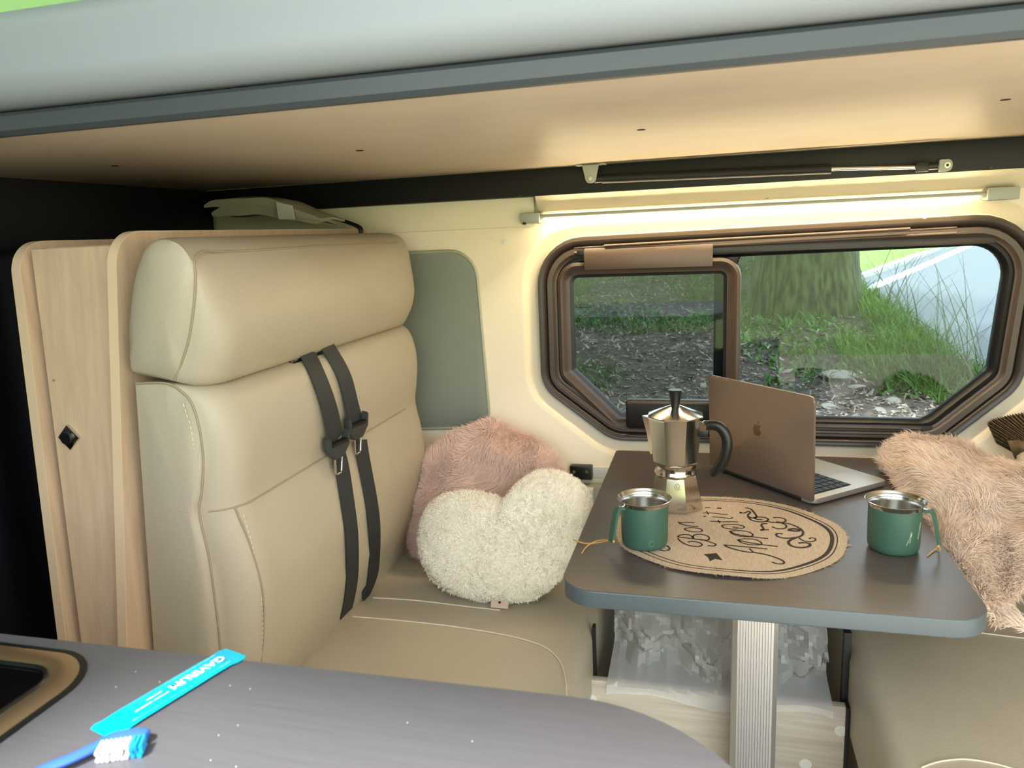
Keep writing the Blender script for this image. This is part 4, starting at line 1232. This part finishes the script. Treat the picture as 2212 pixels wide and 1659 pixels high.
# fur throw on the right bench
def throw():
    root = thing('fur_throw', (0.62, 1.45, 0.47), 'long-haired beige fur throw heaped on the seat right of the table', 'throw')
    bm = bmesh.new()
    nu, nv = 46, 34
    far_top = [Vector(on_y(1903, 990, 1.74)), Vector(on_y(1925, 955, 1.76)), Vector(on_y(1965, 938, 1.77)), Vector(on_y(2060, 950, 1.75)), Vector(on_y(2130, 985, 1.72)), Vector(on_y(2212, 1012, 1.66)), Vector(on_y(2300, 1030, 1.60))]
    near = [Vector(on_y(2130, 1300, 1.22)), Vector(on_y(2150, 1302, 1.22)), Vector(on_y(2170, 1300, 1.23)), Vector(on_y(2212, 1268, 1.25)), Vector(on_y(2250, 1235, 1.26)), Vector(on_y(2300, 1200, 1.27)), Vector(on_y(2380, 1170, 1.28))]
    A = smooth_path(far_top, 8); Bn = smooth_path(near, 8)
    A = [A[int(i * (len(A) - 1) / (nu - 1))] for i in range(nu)]; Bn = [Bn[int(i * (len(Bn) - 1) / (nu - 1))] for i in range(nu)]
    g = []
    for i in range(nu):
        u = i / (nu - 1)
        row = []
        for j in range(nv):
            v = j / (nv - 1)
            p = A[i].lerp(Bn[i], v)
            bulge = math.sin(PI * v) * 0.05 * (0.4 + u)
            n_ = mnoise.noise(Vector((u * 2.2 + 3, v * 4.2, 0.7))) * 0.055 + mnoise.noise(Vector((u * 6, v * 9, 2.7))) * 0.016
            p = p + Vector((-0.35, -0.35, 0.85)).normalized() * (bulge * 0.6 + n_ * min(1, 6 * v * (1 - v) + 0.25) * min(1, 0.35 + 2.5 * u))
            row.append(p)
        g.append(row)
    # skirt: left edge falls below the table to the seat
    fall = [p + Vector((0.09, 0.05, -0.07)) for p in g[0]]
    mid = [p + Vector((0.02, 0.012, -0.035)) for p in g[0]]
    add_loft(bm, [fall, mid] + g, False, False)
    return root, finish('hide', bm, M_beige, root, 80)
troot, hide = throw()
for f in hide.data.polygons: pass
fur('fur', hide, 100000, 0.024, 0.0015, M_beigefur, troot, 33, lift=0.30, flow=0.9, fs=9, curl=0.14, grav=0.5)
# ruffled lace cloth and a cushion corner at the right edge
lr = thing('lace_cloth', (0.70, 1.80, 0.70), 'ruffled brown lace cloth against the wall at the right edge', 'cloth')
bm = bmesh.new()
arc = smooth_path([(2152, 958, 0), (2140, 932, 0), (2134, 912, 0), (2160, 901, 0), (2200, 893, 0), (2250, 886, 0), (2300, 884, 0)], 14)
hub = [(2200 + 80 * i / (len(arc) - 1), 985 - 50 * i / (len(arc) - 1)) for i in range(len(arc))]
g = []
for i, p in enumerate(arc):
    row = []
    for j in range(9):
        v = j / 8
        fray = (2.5 if i % 2 else -1.5) * (1 - v)
        row.append(tuple(on_y(p.x + fray + (hub[i][0] - p.x) * v, p.y + fray + (hub[i][1] - p.y) * v, 1.805 + 0.008 * math.cos(i * PI / 1.5) * (1 - 0.6 * v) - 0.025 * v)))
    g.append(row)
add_loft(bm, g, False, False)
finish('ruffle', bm, M_lace, lr, None)
bm = bmesh.new()
g = []
for i in range(20):
    u = i / 19
    row = []
    for j in range(8):
        v = j / 7
        row.append(tuple(on_y(2176 + 150 * u + 16 * v, 952 - 12 * u + 40 * v, 1.785 - 0.02 * math.sin(PI * v) - 0.006 * math.sin(u * 20 + v * 4))))
    g.append(row)
add_loft(bm, g, False, False)
finish('gathered_cloth', bm, M_lace, lr, 70)
cu_out = [(2196, 985), (2215, 975), (2260, 975), (2300, 1000), (2310, 1060), (2280, 1110), (2230, 1110), (2200, 1060)]
pillow('small_cushion', 'plain beige cushion corner at the right edge above the fur throw', cu_out, (0.62, 1.70, 0.78), (-0.2, -1, 0.2), 0.03, M_leather, 5)

# folded cloth on the cabinet
fc = thing('folded_blanket', (-0.9, 1.4, 1.30), 'folded sage grey blanket with a white label on the cabinet top', 'blanket')
def slab_path(name, pts, y0, y1, th, m, parent, seed):
    bm = bmesh.new()
    pts = smooth_path([(x, 0, z) for x, z in pts], 5)
    rings = []
    ny = 12
    up, dn = [], []
    for i, p in enumerate(pts):
        t = (pts[min(i + 1, len(pts) - 1)] - pts[max(i - 1, 0)]).normalized()
        n_ = Vector((-t.z, 0, t.x))
        e_ = min(1, 4 * (i / (len(pts) - 1)) * (1 - i / (len(pts) - 1)) + 0.3)
        up.append(p + n_ * th / 2 * e_); dn.append(p - n_ * th / 2 * e_)
    loop = up + dn[::-1]
    for k in range(ny):
        y = y0 + (y1 - y0) * k / (ny - 1)
        e_ = 0.75 if k in (0, ny - 1) else 1
        rings.append([(q.x + 0.006 * mnoise.noise(Vector((q.x * 20, y * 12, seed))), y, q.z + 0.006 * mnoise.noise(Vector((q.x * 18, y * 16, seed + 5)))) for q in loop])
    add_loft(bm, rings, True, False, True)
    return finish(name, bm, m, parent, 60)
FYb = 1.60
def fz(px, py): p = on_y(px, py, FYb); return (p[0], p[2])
slab_path('upper_fold', [fz(440, 445), fz(470, 437), fz(530, 434), fz(575, 436), fz(625, 452), fz(690, 474)], FYb, FYb + 0.12, 0.018, M_cloth, fc, 1)
slab_path('inner_roll', [fz(452, 462), fz(490, 452), fz(560, 450), fz(610, 462), fz(680, 478)], FYb + 0.008, FYb + 0.11, 0.026, M_cloth, fc, 4)
q = [on_y(px, py, FYb - 0.004) for px, py in ((600, 436), (634, 444), (640, 474), (606, 474))]
prism('label', [(p[0], p[2]) for p in q], XZ, FYb - 0.012, FYb - 0.008, M_label, fc)
# shelf board that the blanket rests on
box('top_board', fxL(1.27) + 0.018, fxR(1.28), 1.02, 1.84, 1.272, 1.282, M_wood, cab)
# dark strap hanging over the panel near the wall
sb = thing('dark_strap', (-0.8, 1.72, 1.24), 'thin dark strap draped over the cabinet end beside the wall', 'strap')
s0 = [on_y(px, py, 1.74) for px, py in ((690, 466), (722, 472), (756, 482), (777, 492), (780, 505))]
ribbon('strap', smooth_path([tuple(p) for p in s0], 4), (0, 1, 0.2), 0.02, 0.003, M_black, sb)

# ================================================================== KITCHEN COUNTER
kc = thing('kitchen_counter', (-0.6, 0.28, 0.0), 'charcoal kitchen counter with a rounded end in the foreground', 'counter')
CZ = 0.90
CC = [(-1.37, 0.527, 0.002), (0.052, 0.540, 0.16), (0.052, -0.095, 0.02), (-1.37, -0.095, 0.002)]
prism('worktop', round_poly(CC, 16), XY, CZ - 0.028, CZ, M_counter, kc, 0.0015, smooth=40)
prism('cabinet_body', round_poly(inset_corners(CC, 0.03), 16), XY, 0.0, CZ - 0.028, M_wood, kc, 0.0, smooth=40)
# hob
hb = thing('gas_hob', (-0.75, 0.4, CZ), 'black glass hob with a bronze rim at the lower left corner', 'hob')
HB = [(-1.05, 0.512, 0.02), (-0.537, 0.512, 0.055), (-0.537, 0.10, 0.055), (-1.05, 0.10, 0.02)]
rings = [[(u, v, z) for u, v in round_poly(inset_corners(HB, d), 10)] for d, z in ((0.0, CZ + 0.0003), (0.0, CZ + 0.002), (0.004, CZ + 0.0035), (0.022, CZ + 0.0035), (0.026, CZ + 0.002), (0.026, CZ + 0.0004))]
loft('rim', rings, M_hobrim, hb, 40, close_loft=True)
rings = [[(u, v, z) for u, v in round_poly(inset_corners(HB, d), 10)] for d, z in ((-0.006, CZ + 0.0002), (-0.006, CZ + 0.0014), (0.0, CZ + 0.0016), (0.0, CZ + 0.0002))]
loft('gasket', rings, M_blackplastic, hb, 40, close_loft=True)
prism('glass', round_poly(inset_corners(HB, 0.025), 10), XY, CZ + 0.0004, CZ + 0.0018, M_glassblack, hb)
tube('inner_bead', [(u, v, CZ + 0.003) for u, v in round_poly(inset_corners(HB, 0.026), 10)], 0.0022, M_blackplastic, hb, 6, closed=True)
# sachet
qs = [Vector(on_z(px, py, CZ + 0.003)) for px, py in ((194, 1566), (237, 1597), (529, 1415), (489, 1395))]
so = (qs[0] + qs[1] + qs[2] + qs[3]) / 4
sl_ = ((qs[2] + qs[3]) / 2 - (qs[0] + qs[1]) / 2); SL = sl_.length; sl_.normalize()
sw_ = Vector((-sl_.y, sl_.x, 0)); SW = 0.030
sa = thing('medicine_sachet', (so.x, so.y, CZ), 'long cyan single-dose sachet with white lettering on the counter', 'sachet')
def sfn(u, v, w): return so + sl_ * u + sw_ * v + Vector((0, 0, w - 0.0025))
bm = bmesh.new()
rings = []
NS = 24
for k in range(NS + 1):
    u = -SL / 2 + SL * k / NS
    t = k / NS
    th = 0.0003 + 0.0010 * max(0, min(1, (t - 0.08) * 9, (0.92 - t) * 9)) 
    wv = SW / 2 * (1.0 + (0.10 if t > 0.90 or t < 0.07 else 0)) * (0.82 if k in (0, NS) else 1)
    rings.append([sfn(u, wv * math.cos(a_), 0.0004 + th + th * math.sin(a_)) for a_ in [2 * PI * j / 16 for j in range(16)]])
add_loft(bm, rings, True, False, True)
finish('pouch', bm, M_sachet, sa, 50)
# text: reads from the far end towards the near end; tops of letters point to the window side
tx = -sl_; ty = -sw_
def tmx(u, v, w):
    o_ = sfn(u, v, w)
    return Matrix(((tx.x, ty.x, 0, o_.x), (tx.y, ty.y, 0, o_.y), (tx.z, ty.z, 1, o_.z), (0, 0, 0, 1)))
text_obj('lettering', 'GAVIRUM', 0.0125, tmx(SL * 0.19, 0.0008, 0.0031), M_sachet_print, sa, 0.0001, 0.0004)
for v, a_, b_, m_ in ((-0.002, -0.28, -0.16, M_sachet_print), (-0.002, -0.15, -0.04, M_sachet_print), (0.004, -0.17, -0.06, M_sachet_print), (-0.0105, -0.34, -0.10, M_sachet_light), (-0.0105, -0.08, 0.40, M_sachet_light), (0.0110, 0.00, 0.40, M_sachet_light)):
    n_ = 8
    for k in range(n_):
        u0 = SL * (a_ + (b_ - a_) * k / n_); u1 = SL * (a_ + (b_ - a_) * (k + 0.8) / n_)
        hgt = 0.0026 if abs(v) < 0.005 else 0.0022
        bm = bmesh.new()
        add_prism(bm, [(u0, v - 0.0007), (u1, v - 0.0007), (u1, v + 0.0007), (u0, v + 0.0007)], sfn, hgt, hgt + 0.0004)
        finish('fine_print', bm, m_, sa)
# toothbrush
tb = thing('toothbrush', (-0.45, 0.40, CZ), 'blue toothbrush with white and blue bristles on the counter', 'toothbrush')
zb_ = CZ + 0.006
ph_ = [on_z(px, py, zb_) for px, py in ((20, 1700), (95, 1662), (150, 1640), (205, 1614), (240, 1597), (285, 1588), (318, 1590))]
hp2 = smooth_path([tuple(p) for p in ph_], 5)
nH = len(hp2)
bm = bmesh.new()
rings = []
for i, p in enumerate(hp2):
    t = (hp2[min(i + 1, nH - 1)] - hp2[max(i - 1, 0)]).normalized()
    s_ = Vector((-t.y, t.x, 0)).normalized()
    f_ = i / (nH - 1)
    wv = 0.0050 if f_ < 0.55 else 0.0050 + 0.0024 * min(1, (f_ - 0.55) / 0.15)
    if f_ > 0.92: wv *= math.sqrt(max(0.08, 1 - ((f_ - 0.92) / 0.085) ** 2))
    rings.append([p + s_ * wv * math.cos(a_) + Vector((0, 0, 0.0032 * math.sin(a_))) for a_ in [2 * PI * j / 12 for j in range(12)]])
add_loft(bm, rings, True, False, True)
finish('handle', bm, M_brush, tb, 60)
hA, hB = Vector(on_z(222, 1606, zb_)), Vector(on_z(322, 1592, zb_))
hdv = (hB - hA); hlen = hdv.length; hdv.normalize(); hsd = Vector((hdv.y, -hdv.x, 0))
bdir = (hsd * 0.86 + Vector((0, 0, -0.10))).normalized()    # brush lies on its side: bristles point to the camera
rngb = random.Random(4)
for k in range(10):
    for r_ in range(3):
        u = hlen * (0.04 + 0.90 * k / 9)
        b0 = hA + hdv * u + Vector((0, 0, (r_ - 1) * 0.0036)) + hsd * 0.003
        ln = 0.0125 + rngb.uniform(-0.0008, 0.0008)
        e1 = b0 + bdir * ln + Vector((rngb.uniform(-1, 1), rngb.uniform(-1, 1), rngb.uniform(-.4, .6))) * 0.0008
        if e1.z < CZ + 0.002: e1.z = CZ + 0.002
        tube('bristle_tuft', [b0, (b0 + e1) / 2, e1], [0.0015, 0.0017, 0.0019], M_bristle if k < 7 else M_bristleblue, tb, 6)
# crumbs on the counter
rngc = random.Random(8)
cr = bmesh.new()
for px, py in ((293, 1450), (345, 1472), (497, 1480), (514, 1566), (472, 1587), (540, 1487), (510, 1655), (120, 1511), (145, 1474), (250, 1483), (455, 1641), (1020, 1600), (880, 1560)):
    p = on_z(px, py, CZ + 0.0006)
    add_box(cr, p[0] - 0.0003, p[0] + 0.0003, p[1] - 0.0003, p[1] + 0.0003, CZ, CZ + 0.0005)
o = finish('crumbs', cr, M_white_plastic, None, None, kind='stuff')
tag(o, 'tiny white crumbs scattered over the charcoal counter', 'crumbs')

# ================================================================== OUTSIDE
def bank_h(x, y): return 0.44 + 0.135 * (y - 3.0) + 0.05 * math.sin(x * 1.7 + y) + 0.03 * math.sin(y * 3.1 - x * 2.2)
def hit_bank(px, py):
    d = ROT @ np.array([px - CX, py - CY, F])
    t = 1.0
    for k in range(4000):
        p = CAM + d * (t / d[1])
        if p[2] <= bank_h(p[0], p[1]): return p
        t += 0.01
    return p
E0, E1 = hit_bank(2165, 860), hit_bank(1862, 650)
ed = np.array([E1[0] - E0[0], E1[1] - E0[1]]); ed /= np.linalg.norm(ed); en_ = np.array([ed[1], -ed[0]])   # points to the road side
ROAD_Z = 0.10
def terrain(x, y):
    s = (x - E0[0]) * en_[0] + (y - E0[1]) * en_[1]
    h = bank_h(x, y) + 0.02 * mnoise.noise(Vector((x * 3, y * 3, 0)))
    if s > 0:
        h = h - s * s * 1.5 - s * 0.15
    return max(h, -0.6), s
ys_ = [2.25 + (k / 70) ** 1.4 * 9 for k in range(71)]
bm = bmesh.new()
g = []
for i in range(90):
    x = -3.5 + 9.5 * i / 89
    g.append([(x, y, terrain(x, y)[0]) for y in ys_])
add_loft(bm, g, False, False)
gb = finish('bank', bm, M_soil, None, 80, kind='structure')
box('ground', -60, 60, -60, 60, -0.75, -0.62, M_grassground, kind='structure')
box('bounce_ground', -14, 14, -7.5, 1.9, -0.62, -0.60, M_bounce_gravel, kind='structure')  # unseen pale ground added to bounce neutral daylight through the door
prism('meadow', [(-7.5, -0.62), (-14, -0.45), (-50, 4.0), (-50, -0.62)], YZ, -50, 50, M_meadow, kind='structure')  # unseen slope, kept low and muted for the light it sends indoors
box('road', -40, 60, 3.0, 60, -0.10, ROAD_Z, M_road, kind='structure') if False else None
def flat_poly(name, pts, z, m, th=0.01, **k):
    return prism(name, [(p[0], p[1]) for p in pts], XY, z - th, z, m, None, 0, smooth=None, **k)
rp = [on_z(px, py, ROAD_Z) for px, py in ((1700, 700), (2400, 1000), (2700, 620), (2500, 505), (2110, 516), (1990, 556), (1850, 605), (1700, 640))]
flat_poly('road', rp, ROAD_Z, M_road, 0.05, kind='structure')
ln0 = [on_z(px, py, ROAD_Z) for px, py in ((1850, 643), (1990, 582), (2120, 523), (2105, 521), (1990, 572), (1850, 630))]
flat_poly('trim_5', ln0, ROAD_Z + 0.012, M_line, 0.011, kind='structure')
kb0 = [on_z(px, py, ROAD_Z) for px, py in ((1700, 655), (1850, 609), (1990, 558), (2060, 530), (2030, 528), (1980, 545), (1850, 590), (1700, 635))]
flat_poly('trim_6', kb0, ROAD_Z + 0.10, M_kerb, 0.12, kind='structure')
# verge beyond the road
va = [on_z(px, py, ROAD_Z + 0.1) for px, py in ((1500, 680), (1850, 592), (1980, 547), (2060, 527))]
bm = bmesh.new()
dirv = np.array([0.15, 1.0])
g = [[(p[0] + dirv[0] * k, p[1] + dirv[1] * k, ROAD_Z + 0.09 + 0.16 * k + 0.1 * math.sin(k + p[0])) for k in (0, 0.5, 1, 2, 4, 7, 12, 20)] for p in va]
add_loft(bm, g, False, False)
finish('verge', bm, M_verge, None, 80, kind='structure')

rng = np.random.default_rng(12)
def scatter(n, box_, cond):
    out = []
    while len(out) < n:
        x = rng.uniform(box_[0], box_[1]); y = box_[2] + (box_[3] - box_[2]) * rng.random() ** 1.3
        h, s = terrain(x, y)
        if cond(x, y, s): out.append((x, y, h))
    return np.array(out)
def dens(x, y, sc=1.1, off=0.0): return mnoise.noise(Vector((x * sc, y * sc, 3.0 + off))) + 0.5 * mnoise.noise(Vector((x * sc * 2.6, y * sc * 2.6, 9.0)))
def blades(name, P, ln, wd, m, label, spread=0.9, seg=3, droop=0.7):
    n = len(P)
    r = rng.normal(size=(n, 3))
    d0 = np.stack([r[:, 0] * spread * 0.5, r[:, 1] * spread * 0.5, np.ones(n)], 1)
    d1 = np.stack([r[:, 0] * spread, r[:, 1] * spread, np.ones(n) * (1 - droop)], 1)
    sd = np.cross(d0, rng.normal(size=(n, 3))); sd /= np.linalg.norm(sd, axis=1, keepdims=True)
    o = ribbons_mesh(name, P.astype(np.float32), d0, d1, sd, ln * (0.5 + rng.random(n)), wd * (0.6 + 0.8 * rng.random(n)), m, None, segs=seg)
    return tag(o, label, 'grass')
P = scatter(9000, (-2.2, 3.6, 2.7, 9.0), lambda x, y, s: s < 0.05 and (dens(x, y) > 0.16 or (y > 4.6 and dens(x, y) > -0.1)) and y > 3.0)
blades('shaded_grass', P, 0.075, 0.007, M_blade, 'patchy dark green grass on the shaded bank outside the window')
P = scatter(9000, (0.3, 4.5, 2.7, 7.5), lambda x, y, s: -0.30 < s + 0.22 * dens(x, y) < 0.15 and (s > -0.1 or dens(x, y, 2.0, 3) > -0.1))
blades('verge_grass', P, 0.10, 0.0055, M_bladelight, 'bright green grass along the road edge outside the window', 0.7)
P = scatter(170, (1.0, 4.5, 2.9, 7.0), lambda x, y, s: -0.10 < s < 0.25)
blades('tall_stems', P, 0.45, 0.006, M_stem, 'tall thin dry grass stems standing against the road', 0.55, 5, 0.5)
# broad leaves of ground plants
P = scatter(2600, (-2.0, 3.0, 2.7, 7.0), lambda x, y, s: s < -0.1 and dens(x, y, 0.9, 5) > 0.22)
o = blades('ground_plants', P, 0.045, 0.020, M_blade, 'low broad-leaved plants on the soil bank outside the window', 1.2, 3, 0.9)
o['category'] = 'plants'
# leaf litter and twigs
P = scatter(20000, (-2.0, 3.6, 2.6, 6.5), lambda x, y, s: s < 0.0 and dens(x, y) < 0.30)
n = len(P)
r = rng.normal(size=(n, 3))
d0 = r * [1, 1, 0.25] + [0, 0, 0.1]; d1 = rng.normal(size=(n, 3)) * [1, 1, 0.3] + d0
sd = np.cross(d0, [0, 0, 1.0]) + rng.normal(size=(n, 3)) * 0.3; sd /= np.linalg.norm(sd, axis=1, keepdims=True)
o = ribbons_mesh('leaf_litter', (P + [0, 0, 0.006]).astype(np.float32), d0, d1, sd, 0.014 + 0.048 * rng.random(n) ** 2, 0.004 + 0.016 * rng.random(n) ** 2, M_litter, None, segs=2)
tag(o, 'dead leaves and wood chips strewn over the soil bank', 'leaf litter')
# stones
def stone_mesh(seed):
    bm = bmesh.new()
    bmesh.ops.create_icosphere(bm, subdivisions=2, radius=1.0)
    for v in bm.verts:
        v.co *= 1 + 0.35 * mnoise.noise(v.co * 1.3 + Vector((seed * 7.1, 0, 0)))
        v.co.z *= 0.4
    me = bpy.data.meshes.new('stone')
    for f in bm.faces: f.smooth = False
    bm.to_mesh(me); bm.free(); me.materials.append(M_stone)
    return me
SM = [stone_mesh(k) for k in range(5)]
for k, (px, py, sz) in enumerate(((1815, 815, 40), (1790, 880, 22), (1850, 838, 20), (1700, 802, 14), (1930, 868, 16), (1905, 892, 14), (1985, 862, 12), (1640, 818, 12), (1880, 850, 12), (1450, 845, 12), (1520, 838, 10), (1960, 890, 12), (1845, 905, 14), (1480, 700, 9), (1280, 600, 12))):
    p = hit_bank(px, py)
    p[2] = terrain(p[0], p[1])[0]
    o = bpy.data.objects.new('stone', SM[k % 5]); COL.objects.link(o)
    sc_ = sz / F * p[1]
    o.location = (p[0], p[1], p[2] + sc_ * 0.08); o.scale = (sc_, sc_ * 0.8, sc_ * 0.7); o.rotation_euler = (0.1 * k, 0.07 * k, k * 1.3)
    tag(o, 'pale stone lying among the dead leaves on the bank', 'stone', 'stones on the bank outside')
# tree
tp_ = hit_bank(1757, 690)
tr = thing('tree', (tp_[0], tp_[1] + 0.35, tp_[2]), 'thick mossy tree trunk on the bank outside the window', 'tree')
tw = 195 / F * tp_[1] / 2
prof = []
bm = bmesh.new()
rings = []
for k in range(26):
    z = -0.3 + 5.0 * k / 25
    fl_ = 1 + 0.35 * math.exp(-max(z, 0) * 4)
    rings.append([(tp_[0] + tw * fl_ * (1 + 0.10 * mnoise.noise(Vector((math.cos(a_) * 1.6, math.sin(a_) * 1.6, z * 0.7)))) * math.cos(a_), tp_[1] + 0.35 + tw * fl_ * (1 + 0.10 * mnoise.noise(Vector((math.cos(a_) * 1.6, math.sin(a_) * 1.6, z * 0.7)))) * math.sin(a_), tp_[2] + z) for a_ in [2 * PI * j / 40 for j in range(40)]])
add_loft(bm, rings, True, False, True)
finish('trunk', bm, M_bark, tr, 60)
bm = bmesh.new()
rngt = random.Random(6)
for k in range(120):  # unseen foliage blobs, spread wide to keep the bank in shade
    c = Vector((tp_[0] + rngt.uniform(-7.5, 0.0), rngt.uniform(1.0, 10.5), tp_[2] + 2.9 + rngt.uniform(0, 2.6)))
    r0 = rngt.uniform(0.7, 1.25)
    res = bmesh.ops.create_icosphere(bm, subdivisions=2, radius=r0, matrix=Matrix.Translation(c))
    for v in res['verts']:
        v.co += (v.co - c) * 0.35 * mnoise.noise(v.co * 2.2)
finish('shade_crown', bm, M_shade_crown, tr, 80)
